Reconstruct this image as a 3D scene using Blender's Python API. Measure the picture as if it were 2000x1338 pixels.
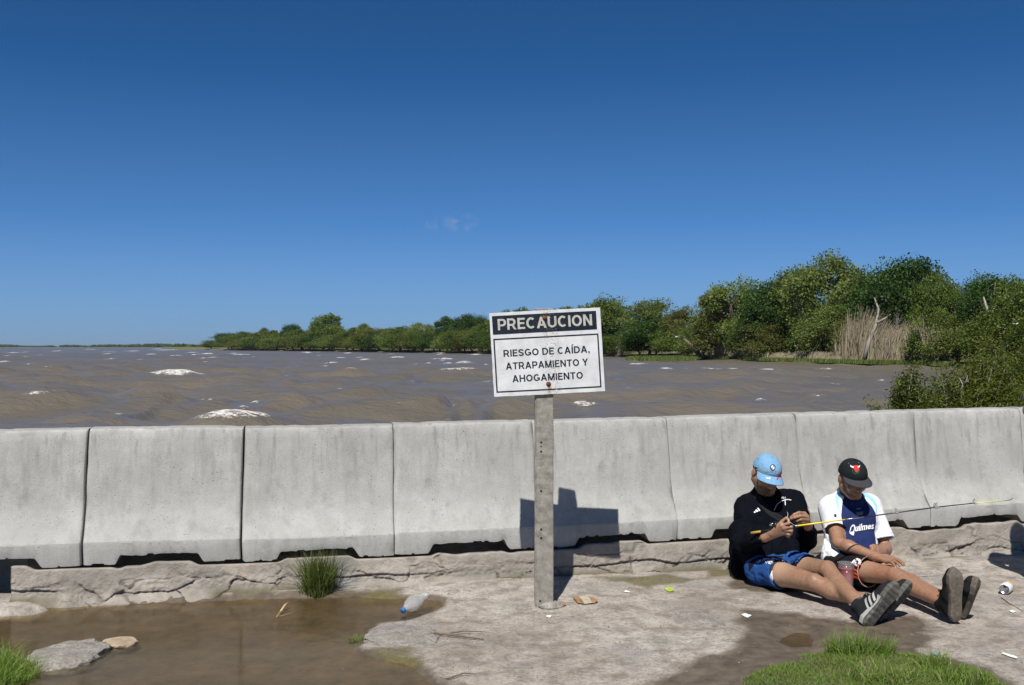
import bpy, bmesh, math, random
import numpy as np
from mathutils import Vector, Matrix
from mathutils.bvhtree import BVHTree

for o in list(bpy.data.objects): bpy.data.objects.remove(o)
S = bpy.context.scene
C = S.collection
FPX, CX, HY, EYE = 1944.0, 1000.0, 677.0, 1.515      # lens in photo pixels, principal column, horizon row, eye height
rng = np.random.default_rng(7)
random.seed(7)
R_ = math.radians

# ------------------------------------------------------------ camera, sky, sun, exposure
cam = bpy.data.cameras.new('camera'); camo = bpy.data.objects.new('camera', cam); C.objects.link(camo)
cam.sensor_width = 36; cam.lens = 36 * FPX / 2000; cam.clip_start = 0.05; cam.clip_end = 20000
cam.shift_y = 8 / 2000
camo.location = (0, 0, EYE); camo.rotation_euler = (R_(90), 0, 0)
S.camera = camo

SUN_DIR = Vector((0.22, 1.0, -1.42)).normalized()     # direction the light travels
SUN_EL = math.asin(-SUN_DIR.z)
SUN_AZ = math.atan2(-SUN_DIR.x, -SUN_DIR.y)           # compass angle of the sun, clockwise from +Y
W = bpy.data.worlds.new('World'); S.world = W; W.use_nodes = True
wn, wl = W.node_tree.nodes, W.node_tree.links
wn.clear()
sky = wn.new('ShaderNodeTexSky'); sky.sky_type = 'NISHITA'; sky.sun_disc = False
sky.sun_elevation = SUN_EL; sky.sun_rotation = SUN_AZ
sky.altitude = 3000; sky.air_density = 0.5; sky.dust_density = 0.0; sky.ozone_density = 8.0
bg = wn.new('ShaderNodeBackground'); bg.inputs[1].default_value = 0.096
wo = wn.new('ShaderNodeOutputWorld')
# one faint wisp of cloud low over the water
tc = wn.new('ShaderNodeTexCoord')
def wmath(op, a, b=None, c=None):
    n = wn.new('ShaderNodeMath'); n.operation = op
    for i, v in enumerate((a, b, c)):
        if v is None: continue
        if isinstance(v, (int, float)): n.inputs[i].default_value = v
        else: wl.new(v, n.inputs[i])
    return n.outputs[0]
def wisp(px, py, rx, ry, amt):
    d = Vector(((px - CX) / FPX, 1, (HY - py) / FPX)).normalized()
    sx = wn.new('ShaderNodeSeparateXYZ'); wl.new(tc.outputs['Generated'], sx.inputs[0])
    ex = wmath('DIVIDE', wmath('SUBTRACT', sx.outputs[0], d.x), rx / FPX)
    ez = wmath('DIVIDE', wmath('SUBTRACT', sx.outputs[2], d.z), ry / FPX)
    r2 = wmath('ADD', wmath('MULTIPLY', ex, ex), wmath('MULTIPLY', ez, ez))
    g = wmath('SUBTRACT', 1.0, r2); g = wmath('MAXIMUM', g, 0.0)
    front = wmath('GREATER_THAN', sx.outputs[1], 0.0)
    nz = wn.new('ShaderNodeTexNoise'); nz.inputs['Scale'].default_value = 90; nz.inputs['Detail'].default_value = 5
    wl.new(tc.outputs['Generated'], nz.inputs['Vector'])
    nn = wmath('MAXIMUM', wmath('MULTIPLY', wmath('SUBTRACT', nz.outputs[0], 0.43), 3.0), 0.0)
    return wmath('MULTIPLY', wmath('MULTIPLY', wmath('MULTIPLY', g, nn), front), amt)
wm = wmath('ADD', wisp(900, 434, 38, 22, .35), wisp(842, 434, 14, 22, .22))
mixw = wn.new('ShaderNodeMixRGB'); mixw.inputs[2].default_value = (5.2, 5.0, 5.0, 1)
hs = wn.new('ShaderNodeHueSaturation'); hs.inputs['Saturation'].default_value = 1.14; hs.inputs['Hue'].default_value = 0.495; wl.new(sky.outputs[0], hs.inputs['Color'])
# the dusty air low over the water, the same all round the horizon
sz = wn.new('ShaderNodeSeparateXYZ'); wl.new(tc.outputs['Generated'], sz.inputs[0])
hr = wn.new('ShaderNodeValToRGB'); el = hr.color_ramp.elements; el[0].position = 0.0; el[0].color = (.92,) * 3 + (1,); el[1].position = .26; el[1].color = (0, 0, 0, 1); e2 = el.new(.05); e2.color = (.6,) * 3 + (1,); e3 = el.new(.12); e3.color = (.2,) * 3 + (1,)
wl.new(sz.outputs[2], hr.inputs[0]); hz = wn.new('ShaderNodeMixRGB'); hz.inputs[2].default_value = (1.6, 2.65, 4.05, 1); wl.new(hr.outputs[0], hz.inputs[0]); wl.new(hs.outputs[0], hz.inputs[1])
wl.new(wm, mixw.inputs[0]); wl.new(hz.outputs[0], mixw.inputs[1])
wl.new(mixw.outputs[0], bg.inputs[0]); wl.new(bg.outputs[0], wo.inputs[0])

sun = bpy.data.lights.new('sun', 'SUN'); sun.energy = 5.0; sun.angle = R_(0.5); sun.color = (1.0, 0.965, 0.905)
suno = bpy.data.objects.new('sun', sun); C.objects.link(suno)
suno.rotation_euler = SUN_DIR.to_track_quat('-Z', 'Y').to_euler(); suno.location = (-3, -10, 15)
S.view_settings.view_transform = 'Standard'; S.view_settings.look = 'None'
S.view_settings.exposure = 0.25; S.view_settings.gamma = 1.0; S.view_settings.use_curve_mapping = False
S.cycles.max_bounces = 8; S.cycles.transparent_max_bounces = 24

# ------------------------------------------------------------ helpers
def P(px, py, Y): return np.array([(px - CX) / FPX * Y, Y, EYE - (py - HY) / FPX * Y])
def G(px, py, z=0.0):
    Y = (EYE - z) * FPX / (py - HY); return np.array([(px - CX) / FPX * Y, Y, z])

def _h(ix, iy, iz, seed):
    h = (ix.astype(np.uint32) * np.uint32(374761393) + iy.astype(np.uint32) * np.uint32(668265263)
         + iz.astype(np.uint32) * np.uint32(2147483647) + np.uint32((seed * 974711) & 0xffffffff))
    h = (h ^ (h >> np.uint32(13))) * np.uint32(1274126177); h = h ^ (h >> np.uint32(16))
    h = h * np.uint32(2246822519); h = h ^ (h >> np.uint32(15))
    return h.astype(np.float64) / 4294967295.0
def vnoise(p, seed=0):
    p = np.asarray(p, float); i = np.floor(p).astype(np.int64); f = p - i; f = f * f * (3 - 2 * f); i = i + 100000
    r = 0
    for dx in (0, 1):
        wx = f[:, 0] if dx else 1 - f[:, 0]
        for dy in (0, 1):
            wy = f[:, 1] if dy else 1 - f[:, 1]
            for dz in (0, 1):
                wz = f[:, 2] if dz else 1 - f[:, 2]
                r = r + wx * wy * wz * _h(i[:, 0] + dx, i[:, 1] + dy, i[:, 2] + dz, seed)
    return r * 2 - 1
def fbm(p, seed=0, oct=4, gain=.5):
    p = np.asarray(p, float); r = 0; a = 1; n = 0
    for k in range(oct):
        r = r + a * vnoise(p * 2 ** k + k * 17.3, seed + k); n += a; a *= gain
    return r / n
def voro2(p, seed=0):
    """cell noise on 2-D points: distance to the nearest and second nearest cell centre, id of the cell"""
    i = np.floor(p).astype(np.int64); f1 = np.full(len(p), 9.); f2 = f1.copy(); cid = np.zeros(len(p))
    z0 = np.zeros(len(p), np.int64)
    for dx in (-1, 0, 1):
        for dy in (-1, 0, 1):
            cx, cy = i[:, 0] + dx, i[:, 1] + dy
            a, b = cx + 100000, cy + 100000
            qx = cx + _h(a, b, z0, seed); qy = cy + _h(a, b, z0 + 1, seed)
            d = np.hypot(p[:, 0] - qx, p[:, 1] - qy); idv = _h(a, b, z0 + 2, seed)
            near = d < f1
            f2 = np.where(near, f1, np.minimum(f2, d)); cid = np.where(near, idv, cid); f1 = np.where(near, d, f1)
    return f1, f2, cid
def sstep(a, b, x): t = np.clip((x - a) / (b - a), 0, 1); return t * t * (3 - 2 * t)
def polysd(q, poly):
    """signed distance (negative inside) of 2-D points to a polygon"""
    poly = np.asarray(poly, float); d = np.full(len(q), 1e9); ins = np.zeros(len(q), bool)
    for k in range(len(poly)):
        a, b = poly[k], poly[(k + 1) % len(poly)]; e = b - a; w = q - a
        t = np.clip((w @ e) / max(e @ e, 1e-12), 0, 1)
        d = np.minimum(d, np.hypot(*(w - t[:, None] * e).T))
        c = ((a[1] <= q[:, 1]) != (b[1] <= q[:, 1]))
        with np.errstate(divide='ignore', invalid='ignore'):
            xx = a[0] + (q[:, 1] - a[1]) * e[0] / (e[1] if e[1] else 1e-12)
        ins ^= c & (q[:, 0] < xx)
    return np.where(ins, -d, d)

WL = {}
def mesh(name, V, F, smooth=True, attrs=None):
    V = np.asarray(V, np.float32); me = bpy.data.meshes.new(name)
    if isinstance(F, np.ndarray):
        n, k = F.shape
        me.vertices.add(len(V)); me.vertices.foreach_set('co', V.ravel())
        me.loops.add(n * k); me.loops.foreach_set('vertex_index', F.astype(np.int32).ravel())
        me.polygons.add(n); me.polygons.foreach_set('loop_start', np.arange(0, n * k, k, dtype=np.int32))
        me.polygons.foreach_set('loop_total', np.full(n, k, np.int32))
        me.update(calc_edges=True)
    else:
        me.from_pydata([tuple(map(float, v)) for v in V], [], F); me.update()
    if smooth: me.polygons.foreach_set('use_smooth', np.ones(len(me.polygons), bool))
    for k, v in (attrs or {}).items():
        v = np.asarray(v, np.float32)
        if v.ndim == 1:
            a = me.attributes.new(k, 'FLOAT', 'POINT'); a.data.foreach_set('value', v)
        elif v.shape[1] == 3:
            a = me.attributes.new(k, 'FLOAT_VECTOR', 'POINT'); a.data.foreach_set('vector', v.ravel())
        else:
            a = me.attributes.new(k, 'FLOAT_COLOR', 'POINT'); a.data.foreach_set('color', v.ravel())
    return me
def link(name, me, m, parent=None, label=None, cat=None, group=None, kind=None, loc=None):
    o = bpy.data.objects.new(name, me); C.objects.link(o)
    if me is not None and m is not None and not me.materials: me.materials.append(m)
    if parent is not None: o.parent = parent
    if label: o['label'] = label
    if cat: o['category'] = cat
    if group: o['group'] = group
    if kind: o['kind'] = kind
    if loc is not None: o.location = tuple(map(float, loc))
    return o
def mk(name, V, F, m, parent=None, smooth=True, attrs=None, **kw):
    """a mesh object from world coordinates; under a parent the mesh is stored relative to the thing's base"""
    V = np.array(V, float)
    off = WL.get(parent.name, np.zeros(3)) if parent is not None else np.zeros(3)
    o = link(name, mesh(name, V - off, F, smooth, attrs), m, parent, **kw); WL[o.name] = off
    return o
def thing(name, label, cat, loc=(0, 0, 0), group=None):
    o = link(name, None, None, None, label, cat, group, loc=loc); o.empty_display_size = .1
    WL[o.name] = np.array(loc, float); return o
def copy_tree(o, parent=None):
    c = o.copy(); C.objects.link(c); c.parent = parent
    for ch in list(o.children): copy_tree(ch, c)
    return c
def grid_faces(nu, nv, closed_v=False):
    i = np.arange(nu - 1)[:, None]; j = np.arange(nv if closed_v else nv - 1)[None, :]; j2 = (j + 1) % nv
    return np.stack([(i * nv + j), ((i + 1) * nv + j), ((i + 1) * nv + j2), (i * nv + j2)], -1).reshape(-1, 4)
class MB:
    """collects small shapes into one mesh"""
    def __init__(s): s.V = []; s.F = []
    def add(s, V, F):
        o = len(s.V); s.V += [tuple(map(float, v)) for v in V]; s.F += [tuple(int(i) + o for i in f) for f in F]; return s
    def box(s, c, d, R=None):
        c = np.array(c, float); d = np.array(d, float) / 2
        V = np.array([[x, y, z] for x in (-1, 1) for y in (-1, 1) for z in (-1, 1)]) * d
        if R is not None: V = V @ np.array(R).T
        return s.add(V + c, [(0, 1, 3, 2), (4, 6, 7, 5), (0, 4, 5, 1), (2, 3, 7, 6), (0, 2, 6, 4), (1, 5, 7, 3)])
    def tube(s, pts, rad, n=8, caps=True):
        V, F = tube(pts, rad, n, caps); return s.add(V, F)
    def build(s, name, m, parent=None, smooth=True, **kw): return mk(name, s.V, s.F, m, parent, smooth, **kw)
def frame_of(t):
    t = np.array(t, float); t /= np.linalg.norm(t)
    a = np.array([0, 0, 1.]) if abs(t[2]) < .9 else np.array([1., 0, 0])
    u = np.cross(a, t); u /= np.linalg.norm(u); return u, np.cross(t, u)
def tube(pts, rad, n=8, caps=True):
    pts = np.array(pts, float); m = len(pts); rad = np.broadcast_to(np.array(rad, float), (m,))
    V = []; F = []; u = None
    for i in range(m):
        t = pts[min(i + 1, m - 1)] - pts[max(i - 1, 0)]; t /= max(np.linalg.norm(t), 1e-9)
        if u is None: u, v = frame_of(t)
        else:
            u = u - t * (u @ t); u /= np.linalg.norm(u); v = np.cross(t, u)
        for k in range(n):
            a = 2 * math.pi * k / n; V.append(pts[i] + rad[i] * (math.cos(a) * u + math.sin(a) * v))
    for i in range(m - 1):
        for k in range(n):
            F.append((i * n + k, i * n + (k + 1) % n, (i + 1) * n + (k + 1) % n, (i + 1) * n + k))
    if caps:
        F.append(tuple(range(n - 1, -1, -1))); F.append(tuple((m - 1) * n + k for k in range(n)))
    return V, F
def lathe(prof, n=24):
    """profile of (r, z) turned about z"""
    V = [(r * math.cos(2 * math.pi * k / n), r * math.sin(2 * math.pi * k / n), z) for r, z in prof for k in range(n)]
    F = [(i * n + k, i * n + (k + 1) % n, (i + 1) * n + (k + 1) % n, (i + 1) * n + k) for i in range(len(prof) - 1) for k in range(n)]
    return np.array(V), F
def basis(fwd, up=(0, 0, 1)):
    """columns: right, forward, up"""
    f = np.array(fwd, float); f /= np.linalg.norm(f); u = np.array(up, float); u = u - f * (u @ f); u /= np.linalg.norm(u)
    return np.stack([np.cross(f, u), f, u], 1)

# ------------------------------------------------------------ materials
class NT:
    def __init__(s, name):
        s.m = bpy.data.materials.new(name); s.m.use_nodes = True; s.t = s.m.node_tree; s.t.nodes.clear()
        s.out = s.t.nodes.new('ShaderNodeOutputMaterial')
    def n(s, typ, **kw):
        x = s.t.nodes.new('ShaderNode' + typ)
        for k, v in kw.items():
            if k in x.inputs: s.put(x.inputs[k], v)
            else: setattr(x, k, v)
        return x
    def put(s, inp, v):
        if hasattr(v, 'is_linked') or isinstance(v, bpy.types.NodeSocket): s.t.links.new(v, inp)
        elif isinstance(v, (tuple, list)) and len(v) == 3 and inp.type == 'RGBA': inp.default_value = (*v, 1)
        else: inp.default_value = v
    def pos(s): return s.n('NewGeometry').outputs['Position']
    def obj(s): return s.n('TexCoord').outputs['Object']
    def attr(s, name): return s.n('Attribute', attribute_name=name)
    def map(s, vec, scale=(1, 1, 1), loc=(0, 0, 0)):
        return s.n('Mapping', Vector=vec, Scale=scale, Location=loc).outputs[0]
    def noise(s, vec, scale, detail=4, rough=.55):
        return s.n('TexNoise', Vector=vec, Scale=scale, Detail=detail, Roughness=rough).outputs[0]
    def voro(s, vec, scale, feature='F1', out='Distance'):
        return s.n('TexVoronoi', Vector=vec, Scale=scale, feature=feature).outputs[out]
    def ramp(s, fac, stops, interp='LINEAR'):
        r = s.n('ValToRGB'); r.color_ramp.interpolation = interp; e = r.color_ramp.elements
        while len(e) < len(stops): e.new(.5)
        for k, (p, c) in enumerate(stops):
            e[k].position = p; e[k].color = (c, c, c, 1) if isinstance(c, (int, float)) else (*c, 1)
        s.put(r.inputs[0], fac); return r.outputs[0]
    def math(s, op, a, b=0.0, clamp=False):
        x = s.n('Math', operation=op, use_clamp=clamp); s.put(x.inputs[0], a); s.put(x.inputs[1], b); return x.outputs[0]
    def mix(s, fac, a, b, mode='MIX'):
        x = s.n('MixRGB', blend_type=mode); s.put(x.inputs[0], fac); s.put(x.inputs[1], a); s.put(x.inputs[2], b); return x.outputs[0]
    def bump(s, h, strength=.3, dist=.01, normal=None):
        b = s.n('Bump', Height=h, Strength=strength, Distance=dist)
        if normal is not None: s.put(b.inputs['Normal'], normal)
        return b.outputs[0]
    def bsdf(s, color, rough=.6, normal=None, spec=.5, metal=0.0, **kw):
        b = s.n('BsdfPrincipled'); s.put(b.inputs['Base Color'], color); s.put(b.inputs['Roughness'], rough)
        s.put(b.inputs['Specular IOR Level'], spec); s.put(b.inputs['Metallic'], metal)
        if normal is not None: s.put(b.inputs['Normal'], normal)
        for k, v in kw.items(): s.put(b.inputs[k.replace('_', ' ')], v)
        return b.outputs[0]
    def done(s, sh): s.t.links.new(sh, s.out.inputs[0]); return s.m
M = {}
def simple(name, col, rough=.6, metal=0.0, var=.25, scale=40, bump=.0, spec=.5):
    """plain colour broken up by a little noise"""
    t = NT(name); v = t.obj(); n = t.noise(v, scale, 4)
    lo = tuple(c * (1 - var) for c in col); hi = tuple(min(1, c * (1 + var)) for c in col)
    c = t.ramp(n, [(.3, lo), (.7, hi)])
    nm = t.bump(t.noise(v, scale * 3, 3), bump, .004) if bump else None
    M[name] = t.done(t.bsdf(c, rough, nm, spec, metal)); return M[name]
# ------------------------------------------------------------ setting materials
def m_concrete():
    t = NT('concrete'); g = t.pos(); o = t.obj()
    oi = t.n('ObjectInfo').outputs['Random']
    off = t.n('CombineXYZ', X=t.math('MULTIPLY', oi, 37.0), Y=t.math('MULTIPLY', oi, 11.0)).outputs[0]
    v = t.n('VectorMath', operation='ADD'); t.put(v.inputs[0], g); t.put(v.inputs[1], off); v = v.outputs[0]
    big = t.noise(v, 2.2, 5, .6); mid = t.noise(v, 9, 5, .65); fine = t.noise(v, 120, 3)
    streak = t.noise(t.map(v, (7, 7, .7)), 1.6, 5, .65)
    c = t.ramp(big, [(.3, (.35, .345, .325)), (.55, (.43, .425, .403)), (.75, (.495, .49, .465))])
    c = t.mix(t.ramp(mid, [(.35, .55), (.62, 0.)]), c, (.33, .32, .295))
    drip = t.noise(t.map(v, (16, 16, .9)), 1.7, 4, .6); c = t.mix(t.math('MULTIPLY', t.ramp(drip, [(.53, 0.), (.68, .6)]), t.ramp(t.attr('hgt').outputs['Fac'], [(.35, 0.), (.95, 1.)])), c, (.19, .185, .17))
    blot = t.noise(v, 5.5, 6, .7); c = t.mix(t.ramp(blot, [(.57, 0.), (.7, .6)]), c, (.22, .215, .2))
    c = t.mix(t.ramp(streak, [(.5, 0.), (.75, .6)]), c, (.24, .235, .22))
    c = t.mix(t.ramp(fine, [(.3, .35), (.6, 0.)]), c, (.27, .26, .24))
    # weather grime along the top rim and damp edge at the foot
    h = t.attr('hgt').outputs['Fac']
    topn = t.math('ADD', h, t.math('MULTIPLY', t.noise(t.map(v, (5, 5, 1)), 2.5, 4), .35))
    topn = t.math('ADD', topn, t.math('MULTIPLY', t.noise(v, 3.2, 5, .65), .5)); c = t.mix(t.ramp(topn, [(1.06, 0.), (1.36, .75)]), c, (.2, .197, .185))
    pit = t.voro(v, 26); pm = t.math('MULTIPLY', t.ramp(pit, [(.05, 1.), (.1, 0.)]), t.ramp(t.noise(v, 4, 3), [(.5, 0.), (.6, 1.)]))
    pit2 = t.voro(v, 60); pm2 = t.math('MULTIPLY', t.ramp(pit2, [(.08, .8), (.16, 0.)]), t.ramp(t.noise(v, 6, 3), [(.5, 0.), (.6, 1.)]))
    pits = t.math('MAXIMUM', pm, pm2)
    c = t.mix(t.math('MULTIPLY', pits, .8), c, (.07, .067, .06))
    hgt = t.math('SUBTRACT', t.math('ADD', t.math('MULTIPLY', mid, .5), t.math('MULTIPLY', fine, .35)), pits)
    c = t.mix(1., c, (.9, .905, .905), 'MULTIPLY')
    M['concrete'] = t.done(t.bsdf(c, .9, t.bump(hgt, .6, .008), .25))
m_concrete()
def m_plinth():
    t = NT('plinth'); v = t.pos()
    big = t.noise(v, 3, 5, .6); mid = t.noise(v, 14, 6, .65); fine = t.noise(v, 90, 4)
    c = t.ramp(big, [(.3, (.22, .198, .17)), (.5, (.34, .303, .262)), (.72, (.4, .355, .305))])
    c = t.mix(t.ramp(mid, [(.35, .6), (.58, 0.)]), c, (.21, .192, .168))
    c = t.mix(t.ramp(t.noise(v, 1.3, 4), [(.55, 0.), (.68, .7)]), c, (.19, .195, .195))
    c = t.mix(t.ramp(t.noise(t.map(v, (1, 1, 2), (3, 1, 0)), 4, 4), [(.6, 0.), (.7, .6)]), c, (.42, .35, .28))
    c = t.mix(t.attr('moss').outputs['Fac'], c, (.085, .075, .03))
    c = t.mix(t.attr('crack').outputs['Fac'], c, (.06, .055, .05))
    hgt = t.math('ADD', t.math('MULTIPLY', mid, .7), t.math('MULTIPLY', t.noise(v, 60, 6, .75), .6))
    M['plinth'] = t.done(t.bsdf(c, .95, t.bump(hgt, 1., .014), .2))
m_plinth()
def m_ground():
    t = NT('ground'); v = t.pos()
    big = t.noise(v, 1.1, 5, .6); mid = t.noise(v, 7, 8, .72); fine = t.noise(v, 48, 7, .75); grit = t.noise(v, 220, 2)
    c = t.ramp(big, [(.3, (.27, .235, .2)), (.47, (.405, .358, .308)), (.68, (.52, .475, .42))])
    strk = t.noise(t.map(v, (2.2, 6, 1)), 2.2, 5, .65); c = t.mix(t.ramp(strk, [(.52, 0.), (.7, .6)]), c, (.56, .52, .475))
    c = t.mix(t.ramp(mid, [(.38, .85), (.55, 0.)]), c, (.2, .168, .135))
    c = t.mix(t.ramp(t.noise(t.map(v, (1, 1, 1), (7, 3, 0)), 2.3, 4), [(.55, 0.), (.66, .65)]), c, (.29, .28, .265))
    c = t.mix(t.ramp(fine, [(.36, .7), (.52, 0.)]), c, (.17, .14, .112))
    c = t.mix(t.ramp(grit, [(.6, 0.), (.72, .5)]), c, (.5, .45, .4))
    sp = t.voro(v, 30); c = t.mix(t.math('MULTIPLY', t.ramp(sp, [(.1, 1.), (.16, 0.)]), t.ramp(t.noise(v, 3, 2), [(.52, 0.), (.6, .9)])), c, (.05, .04, .03))
    wet = t.attr('wet').outputs['Fac']
    wn_ = t.math('ADD', wet, t.math('MULTIPLY', t.math('SUBTRACT', t.noise(v, 5, 7, .7), .5), 1.5))
    wm_ = t.ramp(wn_, [(.3, 0.), (.72, 1.)])
    wetc = t.ramp(t.noise(v, 10, 6, .65), [(.3, (.06, .047, .034)), (.7, (.16, .127, .095))])
    c = t.mix(wm_, c, wetc)
    c = t.mix(t.attr('moss').outputs['Fac'], c, t.ramp(fine, [(.3, (.07, .065, .02)), (.7, (.16, .13, .055))]))
    c = t.mix(t.attr('soil').outputs['Fac'], c, t.ramp(fine, [(.3, (.05, .05, .02)), (.6, (.12, .1, .06))]))
    rough = t.math('SUBTRACT', .95, t.math('MULTIPLY', wm_, .45))
    hgt = t.math('ADD', t.math('ADD', t.math('MULTIPLY', mid, .8), t.math('MULTIPLY', fine, .5)), t.math('MULTIPLY', grit, .2))
    st = t.math('SUBTRACT', .8, t.math('MULTIPLY', wm_, .5))
    M['ground'] = t.done(t.bsdf(c, rough, t.bump(hgt, st, .028), .3))
m_ground()
def m_rock():
    t = NT('rock'); v = t.pos(); mid = t.noise(v, 12, 6, .65); fine = t.noise(v, 80, 4)
    c = t.ramp(mid, [(.3, (.17, .155, .135)), (.5, (.27, .25, .222)), (.7, (.36, .335, .3))])
    c = t.mix(t.ramp(fine, [(.38, .75), (.55, 0.)]), c, (.14, .13, .115))
    M['rock'] = t.done(t.bsdf(c, .95, t.bump(t.math('ADD', mid, t.math('MULTIPLY', fine, .5)), .8, .012), .2))
    t = NT('sandstone'); v = t.pos(); mid = t.noise(v, 12, 6, .65); fine = t.noise(v, 80, 4)
    c = t.ramp(mid, [(.3, (.27, .2, .13)), (.7, (.43, .35, .26))])
    M['sandstone'] = t.done(t.bsdf(c, .95, t.bump(t.math('ADD', mid, t.math('MULTIPLY', fine, .5)), .8, .01), .2))
m_rock()
def m_puddle():
    t = NT('puddle_water'); v = t.pos()
    nm = t.bump(t.noise(t.map(v, (1, 2.6, 1)), 16, 4), .12, .01)
    gl = t.n('BsdfGlossy', Color=(1, 1, 1), Roughness=.05, Normal=nm).outputs[0]
    tr = t.n('BsdfTransparent', Color=(.86, .78, .62)).outputs[0]
    mud = t.n('BsdfDiffuse', Color=(.1, .08, .05)).outputs[0]
    mx = t.n('MixShader'); t.put(mx.inputs[0], t.math('MULTIPLY', t.ramp(t.attr('depth').outputs['Fac'], [(.0, .0), (.045, 1.)]), t.ramp(t.noise(v, 3, 4), [(.35, .2), (.7, .55)]))); t.put(mx.inputs[1], tr); t.put(mx.inputs[2], mud)
    fr = t.n('Fresnel', IOR=1.33, Normal=nm).outputs[0]
    ms = t.n('MixShader'); t.put(ms.inputs[0], t.math('MULTIPLY', fr, .6)); t.put(ms.inputs[1], mx.outputs[0]); t.put(ms.inputs[2], gl)
    M['puddle'] = t.done(ms.outputs[0])
m_puddle()
def m_river():
    t = NT('river_water'); v = t.pos()
    foam = t.attr('foam').outputs['Fac']
    fn = t.math('ADD', t.math('MULTIPLY', t.noise(t.map(v, (.7, 1.6, 1)), 2.6, 6, .75), .6), t.math('MULTIPLY', t.noise(v, 9, 5, .7), .4))
    fm = t.ramp(t.math('ADD', foam, t.math('MULTIPLY', t.math('SUBTRACT', fn, .5), 3.2)), [(.42, 0.), (.72, 1.)])
    fm = t.math('MULTIPLY', fm, t.ramp(foam, [(.03, 0.), (.2, 1.)]))
    silt = t.noise(t.map(v, (.5, 1, 1)), .16, 4)
    c = t.ramp(silt, [(.3, (.112, .098, .078)), (.7, (.142, .119, .091))])
    w1 = t.noise(t.map(v, (.8, 1.1, 1)), 1.3, 5, .6); w2 = t.noise(t.map(v, (.6, 1.2, 1)), 4.5, 3)
    nm = t.bump(t.math('ADD', w1, t.math('MULTIPLY', w2, .28)), .9, .2)
    wat = t.bsdf(c, .28, nm, .42, IOR=1.33)
    fo = t.bsdf(t.ramp(t.noise(v, 7, 4), [(.3, (.5, .47, .42)), (.7, (.78, .76, .72))]), .8)
    ms = t.n('MixShader'); t.put(ms.inputs[0], fm); t.put(ms.inputs[1], wat); t.put(ms.inputs[2], fo)
    M['river'] = t.done(ms.outputs[0])
m_river()
def m_leaf(name, lo, hi, trans=.35, dry=None):
    t = NT(name); v = t.pos(); r = t.n('ObjectInfo').outputs['Random']
    n = t.noise(v, .9, 4, .6); cl = t.attr('tone').outputs['Fac']
    f = t.math('ADD', t.math('MULTIPLY', n, .6), t.math('ADD', t.math('MULTIPLY', r, .2), t.math('MULTIPLY', cl, .55)))
    c = t.ramp(f, [(.3, lo), (.85, hi)])
    if dry: c = t.mix(t.ramp(t.attr('tone').outputs['Fac'], [(.86, 0.), (.92, 1.)]), c, dry)
    d = t.bsdf(c, .55, None, .3)
    tl = t.n('BsdfTranslucent', Color=t.mix(.5, c, (hi[0] * 1.4, hi[1] * 1.5, hi[2]))).outputs[0]
    ms = t.n('MixShader'); t.put(ms.inputs[0], trans); t.put(ms.inputs[1], d); t.put(ms.inputs[2], tl)
    M[name] = t.done(ms.outputs[0])
m_leaf('leaf_dark', (.012, .03, .004), (.05, .105, .012), .25)
m_leaf('leaf_mid', (.022, .042, .006), (.125, .175, .026), .3)
m_leaf('leaf_light', (.04, .062, .012), (.19, .235, .055), .33)
m_leaf('leaf_olive', (.03, .04, .007), (.16, .165, .034), .3)
m_leaf('leaf_bush', (.014, .024, .003), (.105, .125, .016), .3)
m_leaf('grass_green', (.06, .11, .015), (.21, .31, .055), .35, dry=(.36, .31, .17))
m_leaf('grass_dark', (.03, .05, .01), (.12, .16, .03), .3, dry=(.34, .29, .16))
m_leaf('grass_dead', (.16, .11, .055), (.33, .25, .13), .2)
m_leaf('reed_dry', (.15, .125, .085), (.35, .3, .21), .15)
def m_bark(name, lo, hi):
    t = NT(name); v = t.obj(); n = t.noise(t.map(v, (4, 4, .8)), 3, 5, .65)
    M[name] = t.done(t.bsdf(t.ramp(n, [(.3, lo), (.7, hi)]), .9, t.bump(n, .6, .03), .2))
m_bark('bark', (.09, .078, .062), (.22, .19, .155)); m_bark('bark_pale', (.2, .18, .155), (.37, .34, .3))
def m_bank():
    t = NT('bank'); v = t.pos(); n = t.noise(v, .35, 5, .6); n2 = t.noise(v, 2.2, 4)
    c = t.ramp(n, [(.4, (.08, .095, .025)), (.52, (.15, .135, .06)), (.62, (.3, .24, .16))])
    c = t.mix(t.ramp(n2, [(.4, .5), (.6, 0.)]), c, (.09, .085, .03))
    M['bank'] = t.done(t.bsdf(c, .95, t.bump(n2, .8, .2), .1))
m_bank()

# ------------------------------------------------------------ the row line: barriers stand along Y = YB + TA * X
YB, TA = 6.52, 0.2087
ca = 1 / math.hypot(1, TA); sa = TA * ca                # unit vector along the row
U = np.array([ca, sa, 0.]); N = np.array([-sa, ca, 0.])   # N points away from the camera, to the water
def lineX(px, d=0.0): t = (px - CX) / FPX; return t * (YB + d) / (1 - TA * t)
JX = [-4.52, -3.58, -2.632, -1.72, -.787, .139, 1.084, 2.043, 2.967, 3.834, 4.77, 5.72, 6.67]
JX = [x + .042 for x in JX]                              # the joints were read at the top edge, which stands .2 m behind the foot
ZT = [1.0, 1.0, 1.003, 1.0005, 1.002, 1.0074, 1.021, 1.033, 1.0425, 1.05, 1.055, 1.06, 1.065]
ZB = [.2, .2, .198, .183, .18, .186, .203, .216, .221, .231, .235, .24, .245]
NOTCH = [None, (-90, 64), (232, 383), (547, 690), (845, 985), (1130, 1258), (1395, 1500), (1640, 1763), (1875, 1985), None, None, None]
def zb_at(X): return np.interp(X, JX, ZB)

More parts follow.
